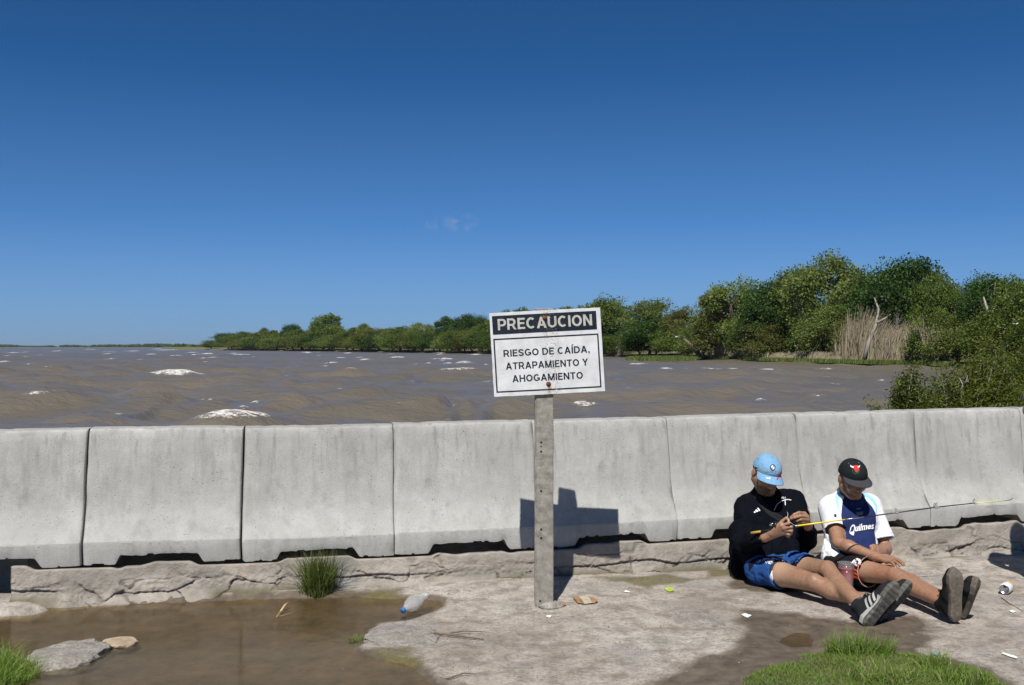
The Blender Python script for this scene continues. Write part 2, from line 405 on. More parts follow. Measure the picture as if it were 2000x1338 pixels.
# ------------------------------------------------------------ ground
PUD_L = [(-400, 1166), (100, 1170), (330, 1167), (560, 1160), (700, 1157), (770, 1163), (872, 1166), (866, 1182), (800, 1206), (738, 1213), (712, 1230), (702, 1262), (760, 1285), (830, 1305), (880, 1345), (930, 1420), (-700, 1420)]
PUD_R = [(1522, 1226), (1580, 1219), (1604, 1240), (1592, 1262), (1540, 1264), (1516, 1246)]
WET_R = [(1455, 1190), (1560, 1195), (1660, 1215), (1790, 1200), (1832, 1225), (1800, 1272), (1850, 1290), (1930, 1308), (1995, 1345), (2050, 1420), (1180, 1420), (1250, 1345), (1330, 1300), (1420, 1272), (1472, 1246), (1440, 1215)]
WET_B = [(1420, 1120), (1600, 1130), (1610, 1150), (1500, 1165), (1430, 1150)]
MOSS = [[(1165, 1132), (1300, 1126), (1350, 1134), (1270, 1150), (1180, 1141)], [(1370, 1118), (1432, 1108), (1440, 1128), (1380, 1132)], [(1790, 1088), (1890, 1083), (1890, 1094), (1800, 1100)],
        [(720, 1262), (800, 1268), (830, 1300), (760, 1285)], [(690, 1160), (790, 1150), (780, 1166), (690, 1172)]]
LAWN = [(1440, 1345), (1480, 1318), (1560, 1292), (1640, 1278), (1740, 1284), (1850, 1295), (1930, 1325), (1965, 1348), (2010, 1450), (1390, 1450)]
SPIT = [(-120, 1164), (60, 1164), (100, 1184), (60, 1199), (-120, 1204)]
LAWN_L = [(-200, 1252), (40, 1250), (70, 1275), (66, 1310), (20, 1345), (-200, 1380)]
gp = lambda poly: np.array([G(x, y)[:2] for x, y in poly])
def ground_fields(xy):
    p3 = np.c_[xy, np.zeros(len(xy))]
    jit = fbm(p3 * 5, 3, 5, .6) * .1
    pl = polysd(xy, gp(PUD_L)) + jit; pr = polysd(xy, gp(PUD_R)) + jit * .7
    spit = polysd(xy, gp(SPIT)) + jit * .6
    pud = np.maximum(.68 * sstep(.05, -.07, pl) + .32 * sstep(.0, -.4, pl), .62 * sstep(.06, -.09, pr)) * (1 - sstep(.02, -.08, spit))
    wet = np.maximum.reduce([sstep(.12, -.04, pl), sstep(.12, -.1, polysd(xy, gp(WET_R)) + jit), .8 * sstep(.08, -.06, polysd(xy, gp(WET_B)) + jit)]) * (1 - .8 * sstep(.03, -.06, spit))
    moss = np.maximum.reduce([sstep(.03, -.05, polysd(xy, gp(m)) + jit) for m in MOSS]) * .8
    lawn = np.maximum(sstep(.08, -.12, polysd(xy, gp(LAWN)) + jit * .5), sstep(.08, -.12, polysd(xy, gp(LAWN_L)) + jit * .5))
    z = .02 * fbm(p3 * 1.6, 11, 5) + .009 * fbm(p3 * 9, 12, 4, .6) - .052 * pud + .05 * lawn
    dpl = (xy[:, 1] - YB - TA * xy[:, 0]) * ca                      # rise a little towards the plinth
    z = z + .012 * sstep(-.5, -.05, dpl) * (1 - pud)
    return z, pud, wet, moss, lawn
def gz(x, y): return float(ground_fields(np.array([[x, y]]))[0][0])
def on_ground(px, py):
    q = G(px, py); q[2] = gz(q[0], q[1]); q = G(px, py, q[2]); return q
def build_ground():
    xs = np.unique(np.concatenate([np.linspace(-60, -5, 23), np.linspace(-5, 6.2, 560), np.linspace(6.2, 60, 23)]))
    ds = np.unique(np.concatenate([-np.geomspace(60, 2.9, 26), np.linspace(-2.9, .25, 190)]))   # distance before the row line
    X, D = np.meshgrid(xs, ds, indexing='ij')
    xy = np.c_[X.ravel(), (YB + TA * X + D).ravel()]
    z, pud, wet, moss, lawn = ground_fields(xy)
    F = grid_faces(len(xs), len(ds))
    mk('ground', np.c_[xy, z], F, M['ground'], attrs={'wet': wet, 'moss': moss, 'soil': lawn * .8}, kind='structure')
    # standing water
    xs = np.linspace(-6, -.1, 240); ds = np.linspace(-3.2, .02, 130); X, D = np.meshgrid(xs, ds, indexing='ij'); q = np.c_[X.ravel(), (YB + TA * X + D).ravel()]; dep = np.clip(-.02 - ground_fields(q)[0], 0, .1)
    mk('puddle', np.c_[q, np.full(X.size, -.02)], grid_faces(240, 130), M['puddle'], attrs={'depth': dep}, kind='structure')
    a = G(1500, 1215)[:2]; b = G(1625, 1280)[:2]
    xs = np.linspace(a[0] - .05, a[0] + .45, 12); ys = np.linspace(b[1], a[1], 12); X, D = np.meshgrid(xs, ys, indexing='ij')
    mk('puddle', np.c_[X.ravel(), D.ravel(), np.full(X.size, -.024)], grid_faces(12, 12), M['puddle'], attrs={'depth': np.full(X.size, .05)}, kind='structure')
build_ground()

# ------------------------------------------------------------ plinth under the barriers
def plinth(name, X0, X1, label, seed):
    n = max(8, int((X1 - X0) / .0085)); Xs = np.linspace(X0, X1, n)
    # profile: (offset towards the water, height share), front foot to top to water side
    fz = np.r_[-.6, np.linspace(-.15, 1, 39)]; prof = [(-.075 + .03 * max(0, z), z) for z in fz] + [(-.035, 1.02), (.0, 1.0), (.05, .3), (.29, .25), (.33, 1.04), (.8, 1.04), (.86, .9), (.86, -9.)]
    off = np.array([p[0] for p in prof]); hs = np.array([p[1] for p in prof]); m = len(prof)
    Xg = np.repeat(Xs, m); og = np.tile(off, n); hg = np.tile(hs, n)
    top = zb_at(Xg) - .012
    z = top * hg; face = np.tile(np.arange(m) < 41, n)
    s = Xg / ca
    q = np.c_[s, z * 1.0, np.zeros(len(s))]
    zz = z / .19
    wob = fbm(np.c_[s * 2.2, z * 2, s * 0], seed, 3)
    f1, f2, cid = voro2(np.c_[s * 3.4 + .25 * fbm(q * 9, seed + 3, 3), z * 9 + .3 * wob + .2 * fbm(q * 12, seed + 5, 3)], seed)
    low = sstep(.75 + .25 * wob, .4 + .25 * wob, zz)                 # broken zone along the foot
    edge = (f2 - f1) + .05 * fbm(q * 30, seed + 6, 3)
    crack = sstep(.06, .015, edge) * low * sstep(-.25, .2, vnoise(np.c_[s * 2.1, z * 6, s * 0], seed + 50))
    # one long wandering crack along the face and a few climbing ones
    lc = np.abs(z - (.075 + .035 * fbm(np.c_[s * 3.5, s * 0, s * 0], seed + 8, 4)) )
    keep = sstep(-.1, .15, vnoise(np.c_[s * .9, s * 0, s * 0], seed + 9))
    long_ = sstep(.009, .003, lc + .004 * fbm(q * 40, seed + 2, 2)) * keep
    rid = np.abs(fbm(np.c_[s * 1.7, z * 4, s * 0], seed + 13, 4)); up = sstep(.022, .006, rid) * .6 * sstep(-.05, .1, vnoise(np.c_[s * 1.2, z * 3, s * 0], seed + 15))
    ck = np.clip(np.maximum.reduce([crack, long_, up]), 0, 1) * face
    below = sstep(.005, -.012, z - (.075 + .035 * fbm(np.c_[s * 3.5, s * 0, s * 0], seed + 8, 4))) * keep
    d = .012 * fbm(q * 2, seed + 20, 2) + .005 * fbm(q * 24, seed + 21, 4, .65) + low * ((cid - .45) * .022 + .006 * fbm(q * 60, seed + 33, 2)) + ck * .013 + below * .012
    d = d + sstep(.25, -.15, zz) * -.05
    og = og + np.where(face, d, 0)
    # the top edge is chipped away here and there
    chip = sstep(.1, .5, fbm(np.c_[s * 2.6, s * 0, s * 0], seed + 31, 4)) * .024
    z = np.where(face & (hg > .6), z - chip * sstep(.6, 1, hg), z)
    z = np.where((~face) & (hg > .8) & (og < .05), z - chip * .9, z)
    heap = np.zeros(len(s))                                           # mortar heaped up in front of the slots
    for nn_ in NOTCH:
        if nn_: a_, b_ = lineX(nn_[0]), lineX(nn_[1]); heap = np.maximum(heap, sstep(a_ - .02, a_ + .05, Xg) * sstep(b_ + .03, b_ - .04, Xg))
    z = z + heap * (.026 + .008 * fbm(np.c_[s * 8, s * 0, s * 0], seed + 60, 3)) * np.where(og < .03, sstep(.75, 1., hg), 0)
    V = np.outer(np.ones(len(s)), [0, 0, 0]) + np.c_[Xg - sa * og, YB + TA * Xg + ca * og, z]
    moss = sstep(.35, .05, zz) * sstep(.05, .4, fbm(np.c_[s * 2.3, s * 0, s * 0], seed + 40, 4)) * face * .8
    F = grid_faces(n, m)
    e0 = [tuple(range(m))[::-1], tuple((n - 1) * m + k for k in range(m))]
    me_V = V; FF = [tuple(f) for f in F] + e0
    return mk(name, me_V, FF, M['plinth'], attrs={'crack': ck * .6, 'moss': moss}, label=label, cat='plinth')
XG = lineX(12, -.08)
plinth('concrete_plinth', XG, 7.2, 'long cracked concrete plinth under the row of barriers', 3)
plinth('concrete_plinth', -6.5, XG - .35, 'short end of plinth left of the dark drain gap', 9)
b = MB(); b.box(np.array([XG - .17, YB + TA * (XG - .17), -.02]) + N * .55, (.5, .2, .4)); 
gapo = b.build('drain_back', M['plinth'], smooth=False, label='dark rear block closing the drain gap at the left edge', cat='block')

# ------------------------------------------------------------ jersey barriers
PROF = [(.0, .0), (.0, .2), (.0, .5), (.0, .85), (.004, .95), (.012, 1.)]                      # foot: heights as share of .145
PROF2 = [(.03, .168), (.055, .2), (.078, .235), (.098, .27), (.115, .305), (.128, .345), (.138, .39), (.146, .44), (.156, .52), (.167, .6), (.178, .68), (.187, .745), (.194, .785), (.203, .803), (.22, .814), (.26, .818), (.31, .818)]
NPL = ['topmost']
BL = ['barrier at the left edge of the photo, cut by the frame', 'barrier with open dark joints at both ends, second from the left',
      'barrier behind the big grass tuft, third from the left', 'barrier just left of the sign post',
      'barrier just right of the sign post, carrying the sign shadow', 'barrier behind the man in the blue cap',
      'barrier behind the man in the black cap', 'barrier right of the men, above the rod tip', 'barrier cut off by the right edge of the photo']
def barrier(k, label):
    X0, X1 = JX[k], JX[k + 1]; L = (X1 - X0) / ca
    gap = {2: .006, 3: .006}.get(k, .0014); gap1 = {1: .006, 2: .006}.get(k, .0014)
    n = 96; u = np.concatenate([[0, .006, .014, .026], np.linspace(.04, .96, n), [.974, .986, .994, 1.]]); n = len(u)
    su = gap + u * (L - gap - gap1)
    Xf = X0 + su * ca
    # the notch at the foot
    if NOTCH[k]: a, bq = lineX(NOTCH[k][0]), lineX(NOTCH[k][1])
    else: a, bq = X0 + .3 * (X1 - X0), X0 + .7 * (X1 - X0)
    ny = fbm(np.c_[su * 14, su * 0 + k * 3, su * 0], 5, 4)
    ramp = np.minimum(sstep(a - .028, a + .012, Xf + ny * .008), sstep(bq + .05, bq - .0, Xf + ny * .01))
    zn = ramp * (.058 + .008 * ny)
    bot = .009 * fbm(np.c_[su * 9, su * 0 + k * 5, su * 0], 8, 5, .6) + .008 * (fbm(np.c_[su * 25, su * 0 + k, su * 0], 9, 2) > .35)
    rows = []                                                        # list of (offset, z) arrays over u
    one = np.ones(n)
    rows.append((one * .34, 0 * one)); rows.append((one * .33, zn)); rows.append((one * .1, zn + bot))
    for o_, h_ in PROF: rows.append((one * o_ + (.004 if h_ == 0 else 0), (zn + bot) + (.145 - (zn + bot)) * h_))
    for o_, h_ in PROF2: rows.append((one * o_, one * h_))
    for o_, h_ in [(.36, .818), (.40, .814), (.417, .803), (.43, .76), (.46, .5), (.5, .32), (.6, .16), (.62, .14), (.62, .0)]: rows.append((one * o_, one * h_))
    m = len(rows); O = np.stack([r[0] for r in rows], 1); Z = np.stack([r[1] for r in rows], 1)
    Uu = np.repeat(u[:, None], m, 1); Su = np.repeat(su[:, None], m, 1)
    # rounded vertical edges and a wavy joint
    er = np.minimum(u, 1 - u) * L; rnd = (.012 if k in (1, 2, 3) else .006) * np.clip(1 - er / .012, 0, 1) ** 2
    fr = (np.arange(m) >= 3) & (np.arange(m) < 26)
    O = O + rnd[:, None] * fr
    q = np.c_[Su.ravel(), Z.ravel(), np.full(Su.size, k * 7.7)]
    dn = (.004 * fbm(q * 3.2, 21, 4) + .0016 * fbm(q * 26, 22, 3)).reshape(O.shape)
    edge = np.clip(1 - er / .03, 0, 1)[:, None]
    chipn = np.clip(fbm(q * 11, 23, 4), 0, 1).reshape(O.shape)
    O = O + (dn + edge * chipn * .045) * fr
    topc = np.exp(-((Z - .818) / .03) ** 2); Z = Z - topc * np.clip(fbm(q * 7, 24, 4), 0, 1).reshape(O.shape) * .016
    zt0, zt1, zb0, zb1 = ZT[k], ZT[k + 1], ZB[k], ZB[k + 1]
    zb = zb0 + (zb1 - zb0) * Uu; zt = zt0 + (zt1 - zt0) * Uu
    dz = {3: -.004, 4: .004, 2: .003}.get(k, 0)
    Zw = zb + Z / .818 * (zt - zb) + dz
    seam = .005 * (np.sin(Z * 6 + k) * (1 - Uu) + np.sin(Z * 6 + k + 1) * Uu)                        # joints are not perfectly straight
    Xw = X0 + (Su + seam) * ca - sa * O; Yw = YB + TA * X0 + (Su + seam) * sa + ca * O
    V = np.c_[Xw.ravel(), Yw.ravel(), Zw.ravel()]
    F = [tuple(f[::-1]) for f in grid_faces(n, m, True)] + [tuple(range(m)), tuple((n - 1) * m + j for j in range(m))[::-1]]
    o = mk('concrete_barrier', V, F, M['concrete'], attrs={'hgt': (Z / .818).ravel()}, label=label, cat='barrier', group='concrete barriers along the water')
    o.data.set_sharp_from_angle(angle=R_(24)); return o
for i, k in enumerate(range(1, 10)): barrier(k, 'pale concrete ' + BL[i])
barrier(10, 'pale concrete barrier just outside the right edge'); barrier(11, 'pale concrete barrier second outside the right edge')
# ------------------------------------------------------------ river
WZ = EYE - 2.4
WC = [(350, 731, 62, 1.0), (735, 733, 0, 0), (1140, 796, 34, 1.0), (905, 709, 26, 1.0), (865, 702, 26, .9), (1435, 748, 34, .8), (1485, 783, 26, .8), (775, 699, 22, .9), (715, 703, 18, .8),
      (480, 693, 22, .9), (405, 692, 24, .8), (330, 684, 30, .7), (260, 686, 18, .7), (55, 688, 9, .7), (115, 686, 12, .7), (10, 708, 22, .9), (80, 702, 9, .7), (270, 696, 10, .6), (345, 695, 22, .7),
      (620, 688, 14, .7), (680, 690, 14, .8), (765, 692, 14, .7), (860, 690, 20, .8), (930, 693, 18, .8), (1560, 752, 20, .3), (410, 786, 26, .6), (500, 784, 14, .45), (160, 737, 30, .35), (955, 746, 26, .5), (1245, 712, 30, .7), (1300, 720, 20, .8),
      (1420, 722, 60, .5), (1520, 724, 70, .55), (1340, 722, 12, .9), (1620, 722, 50, .45), (1380, 722, 18, .8), (1780, 735, 40, .5), (1850, 733, 40, .5), (1790, 771, 30, .5), (1650, 745, 36, .25), (1185, 735, 18, .5), (1205, 742, 12, .5),
      (545, 683, 30, .6), (440, 683, 26, .6), (600, 684, 18, .6), (820, 685, 24, .6), (180, 683, 20, .6), (225, 700, 10, .5), (20, 695, 16, .6), (700, 686, 20, .6), (1240, 705, 20, .5)]
SWELL = [(590, 790, 50), (140, 815, 60), (300, 790, 50), (1180, 790, 60), (1440, 786, 60), (100, 740, 60), (480, 742, 40)]
def build_river():
    na, nr = 600, 880
    tx = np.linspace(-.78, .82, na); r = np.geomspace(11, 9000, nr)
    T, Rr = np.meshgrid(tx, r, indexing='ij'); X = (T * Rr).ravel(); Y = Rr.ravel()
    rs = np.random.default_rng(3); h = np.zeros(X.size)
    fade = np.clip(1 - (Y - 150) / 500, .0, 1)
    wx = X + 1.6 * fbm(np.c_[X * .12, Y * .12, X * 0], 2, 2); wy = Y + 1.6 * fbm(np.c_[X * .12, Y * .12, X * 0 + 9], 4, 2)
    for i in range(16):
        lam = rs.uniform(2.6, 12); a = rs.normal(-.18, .5); k = 2 * math.pi / lam
        ph = k * (wx * math.sin(a) + wy * math.cos(a)) + rs.uniform(0, 6.3)
        amp = .0158 * lam ** .8
        f2 = np.clip(1.6 - Y * .0104 * 4 / lam, 0, 1)
        h += amp * f2 * (2 * (0.5 + .5 * np.cos(ph)) ** 1.7 - .9)
    grp = fbm(np.c_[X * .045, Y * .07, X * 0], 8, 3)
    h = h * (1 + .7 * grp)
    h += .06 * fade * fbm(np.c_[X * .5, Y * 1.0, X * 0], 9, 3) + .05 * fade * fbm(np.c_[X * 1.3, Y * 1.7, X * 0], 10, 2)
    foam = sstep(.42, .62, h + .12 * fbm(np.c_[X * .4, Y * 1.2, X * 0], 6, 3)) * .62 * sstep(-.1, .2, grp)
    AX, AY = X, Y; r2 = np.random.default_rng(31)
    extra = [(r2.uniform(0, 960), 682 + 34 * r2.random() ** 1.8, r2.uniform(6, 17), r2.uniform(.55, .9)) for _ in range(46)] + [(r2.uniform(1200, 1780), r2.uniform(716, 775), r2.uniform(10, 26), r2.uniform(.35, .6)) for _ in range(12)] + [(r2.uniform(0, 1000), r2.uniform(715, 820), r2.uniform(8, 20), r2.uniform(.3, .55)) for _ in range(16)]
    for px, py, w, s in WC + extra:
        if not w: continue
        d = 2.4 * FPX / (py - HY); cx, cy = (px - CX) / FPX * d, d
        L = w / FPX * d; wd = max(float(np.clip(.4 * L, .45, 1.9)), .0092 * d)
        I_ = np.flatnonzero((np.abs(AX - cx) < 2.2 * L) & (np.abs(AY - cy) < 5 * wd + .5 * L + d * .03)); X, Y = AX[I_], AY[I_]
        un = (X - cx) / L; sk = .35 * L * un * (1 if int(px * 7) % 2 else -1) * .6
        vn = (Y - cy - sk + .25 * wd * fbm(np.c_[X * 1.1, Y * 1.1, X * 0 + px], 5, 3)) / (wd * np.where(Y > cy + sk, 1.5, 1.0))
        g = np.exp(-(un ** 2) * 1.5 - vn ** 2)
        calm = np.exp(-(un / 1.3) ** 2 - ((Y - cy) / (6 * wd + 4)) ** 2); h[I_] = h[I_] * (1 - .85 * calm) + g * max(min(.6, .18 + .1 * L), .0012 * d) * (s if d < 150 else .8 * s)
        far_w = 1 + d / 260.
        gf = np.exp(-(un ** 2) * 1.6 - ((Y - cy - sk + .45 * wd) / (wd * .75 * far_w)) ** 2)
        foam[I_] = np.maximum(foam[I_], s * 1.15 * gf * (.85 + 1.0 * fbm(np.c_[X * 3.5 / max(L, .6), Y * 1.2, X * 0 + py], 7, 4)))
    X, Y = AX, AY
    for px, py, w in SWELL:
        d = 2.4 * FPX / (py - HY); cx, cy = (px - CX) / FPX * d, d; L = w / FPX * d
        h += .32 * np.exp(-((X - cx) / L) ** 2 - ((Y - cy - .2 * (X - cx)) / (.9 + 0 * X)) ** 2)
    F = grid_faces(na, nr)
    mk('river', np.c_[X, Y, WZ + h], F, M['river'], attrs={'foam': np.clip(foam, 0, .66)}, kind='structure')
build_river()

# ------------------------------------------------------------ far bank
SH_PX = [330, 400, 460, 560, 650, 760, 900, 1000, 1100, 1200, 1300, 1400, 1500, 1600, 1700, 1800, 1900, 2000, 2200, 2600]
SH_D = [900, 760, 640, 560, 500, 420, 345, 310, 275, 240, 212, 184, 163, 147, 134, 124, 112, 100, 82, 62]
def shore(px): return float(np.interp(px, SH_PX, SH_D))
def bank_pt(px, back=0.0, z=None):
    d = shore(px) + back; x = (px - CX) / FPX * d
    return np.array([x, d, WZ + (.35 + .02 * back if z is None else z)])
def build_bank():
    pxs = np.linspace(330, 2600, 260); rows = [(-5, -.7), (-1.5, -.1), (0, .18), (1.5, .3), (5, .4), (12, .5), (30, .9), (80, 1.5), (250, 2.0)]
    V = []
    for px in pxs:
        d0 = shore(px) + 2.5 * math.sin(px * .031) + 1.6 * math.sin(px * .083)
        for b_, z in rows:
            d = d0 + b_; V.append(((px - CX) / FPX * d, d, WZ + z))
    V = np.array(V); V[:, 2] += .12 * fbm(V * .4, 3, 3)
    mk('far_bank', V, grid_faces(len(pxs), len(rows))[:, ::-1], M['bank'], kind='structure')
    # near bank below the bushes, right behind the barriers
    xs = np.linspace(4.6, 30, 40); ys = np.linspace(0, 1, 14); V = []
    for x in xs:
        for t in ys:
            y = 8.3 + TA * (x - 4) + t * (13 + .5 * x); V.append((x + .6 * math.sin(y), y, .1 - .9 * t ** .7 * (1 - .03 * max(0, x - 8)) - .9 * max(0, 6.5 - x) / 2))
    V = np.array(V); V[:, 2] += .15 * fbm(V * .8, 5, 3)
    mk('near_bank', V, grid_faces(40, 14), M['bank'], kind='structure')
build_bank()

# ------------------------------------------------------------ trees
def leaves(cent, outw, size, rs, asp=.45):
    n = len(cent); d = rs.normal(size=(n, 3)); d[:, 2] *= .7; d += outw * .6; d /= np.linalg.norm(d, axis=1)[:, None]
    a = rs.normal(size=(n, 3)); a -= d * np.sum(a * d, 1)[:, None]; a /= np.linalg.norm(a, axis=1)[:, None]
    L = size * rs.uniform(.6, 1.4, n)[:, None]; w = L * asp * .5
    V = np.stack([cent - d * L * .5, cent + a * w - d * L * .05, cent + d * L * .5, cent - a * w - d * L * .05], 1).reshape(-1, 3)
    return V, np.arange(4 * n).reshape(n, 4)
def tree_meshes(seed, H, Wd, kind):
    """returns (trunk V,F), (crown V,F,tone) with the base at the origin"""
    rs = np.random.default_rng(seed); mb = MB()
    conf = dict(broad=(36, .55, .47, .15, 560, .34), dense=(50, .53, .49, .15, 600, .36), airy=(32, .64, .36, .13, 330, .31), tall=(30, .66, .36, .26, 300, .25),
                shrub=(34, .46, .52, .19, 520, .36), willow=(34, .56, .46, .13, 500, .33))[kind]
    nc, cz, rz, cr, nl, ls = conf
    lean = rs.normal(0, .05, 2) * H
    fork = np.array([lean[0] * .5, lean[1] * .5, H * (.3 if kind not in ('shrub',) else .08)])
    tr = H * (.026 if kind != 'shrub' else .012)
    pts = [np.zeros(3) - [0, 0, .4]] + [fork * t + rs.normal(0, .02 * H, 3) * [1, 1, 0] * (t < 1) for t in (.35, .7, 1)]
    mb.tube(pts, [tr * 1.25, tr, tr * .9, tr * .8], 7)
    cs = []
    for i in range(nc):
        a = rs.uniform(0, 6.283); el = rs.uniform(-.55, 1) ; rr = rs.uniform(.55, 1) ** .6
        ce = math.cos(math.asin(max(-1, min(1, el))))
        c = np.array([lean[0] + math.cos(a) * ce * rr * Wd * .42, lean[1] + math.sin(a) * ce * rr * Wd * .42, H * cz + el * rr * H * (rz - cr * .45)])
        cs.append(c)
    for c in cs[:14 if kind != 'shrub' else 9]:
        mid = fork + (c - fork) * .5 + np.array([0, 0, .05 * H]) + rs.normal(0, .03 * H, 3)
        mb.tube([fork - [0, 0, .03 * H], mid, c], [tr * .62, tr * .45, tr * .16], 5)
        for _ in range(2):
            e = c + rs.normal(0, .08 * H, 3); mb.tube([mid, (mid + e) / 2 + rs.normal(0, .02 * H, 3), e], [tr * .25, tr * .16, tr * .06], 4)
    VV = []; tone = []; i_ = 0.
    for c in cs:
        R = cr * Wd * rs.uniform(.55, 1.5) * (1.15 if kind in ('dense', 'shrub') else 1)
        d = rs.normal(size=(nl, 3)); d /= np.linalg.norm(d, axis=1)[:, None]
        rad = R * rs.uniform(.2, 1.15, nl) ** .55 * (1 + .35 * np.sin(d[:, 0] * 5 + i_) * np.cos(d[:, 2] * 4)); i_ += 1.7; sq = np.array([1.2, 1.2, .68])
        p = c + d * rad[:, None] * sq
        if kind == 'willow': p[:, 2] -= .05 * H * rs.uniform(0, 1, nl) ** 2
        V, _ = leaves(p, d, ls * (H / 11) ** .5, rs, .6); VV.append(V); tone.append(np.repeat(np.full(nl, rs.uniform(0, 1)) * .7 + rs.uniform(0, .3, nl), 4))
    V = np.concatenate(VV); return mb, V, np.arange(len(V)).reshape(-1, 4), np.concatenate(tone)
PROTO = {}
def proto(kind, v, mat_, bark='bark'):
    key = (kind, v, mat_, bark)
    if key not in PROTO:
        Hh = 10.; Ww = dict(broad=10., dense=11., airy=8., tall=4.6, shrub=10., willow=10.)[kind]
        mb, V, F, tone = tree_meshes(v * 31 + len(kind), Hh, Ww, kind)
        tm = mesh('trunk', np.array(mb.V), mb.F); tm.materials.append(M[bark])
        cm = mesh('crown', V, F, False, {'tone': tone}); cm.materials.append(M[mat_])
        PROTO[key] = (tm, cm, Hh, Ww)
    return PROTO[key]
TN = [0]
def tree(px, top, wpx, kind, v, mat_, label, back=6., bark='bark', name='bank_tree', cat='tree', group='trees on the far bank'):
    tm, cm, Hh, Ww = proto(kind, v, mat_, bark)
    if 1500 < px < 1850 and back >= 6: back += 5
    p = bank_pt(px, back); d = p[1]
    ztop = EYE + (HY - top) / FPX * d; H = ztop - p[2]; wid = wpx / FPX * d
    o = thing(name, label, cat, p, group)
    a = link('trunk', tm, None, o); b_ = link('crown', cm, None, o)
    o.scale = (1.12 * wid / Ww, 1.12 * wid / Ww, H / Hh); o.rotation_euler = (0, 0, (TN[0] * 2.399) % 6.283); TN[0] += 1
    return o
T_ = 'right bank'
for args in [
    (1182, 583, 92, 'dense', 1, 'leaf_mid', 'rounded dark tree right behind the sign edge'),
    (1268, 588, 104, 'broad', 2, 'leaf_light', 'pale round tree in the dip right of the sign'),
    (1342, 600, 86, 'willow', 3, 'leaf_olive', 'low olive tree left of the slim leaning tree'),
    (1386, 568, 62, 'airy', 4, 'leaf_olive', 'slim airy tree at the left foot of the grove'),
    (1442, 543, 124, 'willow', 5, 'leaf_light', 'pale feathery tree left of the tallest crown'),
    (1500, 556, 96, 'dense', 6, 'leaf_dark', 'dark tree tucked between two pale crowns'),
    (1548, 528, 112, 'broad', 2, 'leaf_mid', 'wide green tree on the left shoulder of the tallest crown'),
    (1612, 503, 150, 'broad', 7, 'leaf_light', 'tallest pale green crown of the right bank'),
    (1668, 540, 100, 'airy', 4, 'leaf_light', 'airy pale tree between the two highest crowns'),
    (1718, 530, 120, 'dense', 1, 'leaf_dark', 'dark dense tree at the left side of the black green crown'),
    (1772, 513, 140, 'dense', 6, 'leaf_dark', 'broad blackish green crown above the grey reeds'),
    (1834, 536, 92, 'broad', 7, 'leaf_mid', 'round green tree right of the blackish crown'),
    (1872, 568, 80, 'willow', 3, 'leaf_mid', 'lower green tree in the notch before the twin spires'),
    (1906, 531, 50, 'tall', 8, 'leaf_dark', 'left one of two thin upright trees'),
    (1938, 523, 62, 'tall', 9, 'leaf_dark', 'tallest thin upright tree with pale forked trunk', 4., 'bark_pale'),
    (1985, 545, 96, 'broad', 2, 'leaf_mid', 'round green tree at the right edge of the photo'),
    (2050, 540, 130, 'dense', 1, 'leaf_mid', 'big tree cut by the right edge of the photo'),
    (2140, 530, 150, 'broad', 7, 'leaf_mid', 'tree just outside the right edge')]:
    tree(*args[:7], *(args[7:] if len(args) > 7 else ()))
# the understorey: bushes in front of the trees, one by one
und = [(1205, 655, 80), (1245, 648, 80), (1285, 622, 110), (1330, 640, 90), (1375, 632, 80), (1420, 605, 100), (1462, 618, 80), (1505, 625, 80), (1545, 600, 90), (1580, 622, 70), (1622, 596, 90), (1660, 612, 60),
       (1700, 585, 110), (1745, 575, 110), (1798, 590, 100), (1842, 610, 90), (1868, 640, 90), (1905, 618, 100), (1945, 600, 100), (1990, 620, 120), (1835, 655, 80), (2040, 610, 130), (1960, 655, 110)]
um = ['leaf_mid', 'leaf_olive', 'leaf_dark', 'leaf_mid', 'leaf_light', 'leaf_olive']
pos_w = ['under the sign-side tree', 'at the water by the sign', 'low on the bank in the dip', 'beside the leaning trunk', 'below the slim airy tree', 'at the foot of the feathery tree', 'left of the dark hollow', 'in the shade left of the hollow',
         'above the pale dry grass', 'right of the pale dry grass', 'under the tallest crown', 'left of the grey reeds', 'above the left edge of the grey reeds', 'above the middle of the grey reeds', 'between the two reed stands', 'right of the small reed stand',
         'low over the beach', 'below the thin upright trees', 'under the pale forked trunk', 'at the right end of the bank', 'hanging to the water above the beach', 'past the right edge', 'low behind the near bushes']
for i, (px, top, w) in enumerate(und):
    tree(px, top, w, 'shrub', 10 + i % 4, um[i % 6], 'leafy shrub ' + pos_w[i], (7. if 1690 < px < 1830 else 4.5 if 1520 < px < 1640 else 1.5) + (i % 3), name='bank_shrub', cat='shrub', group='shrubs on the right bank')
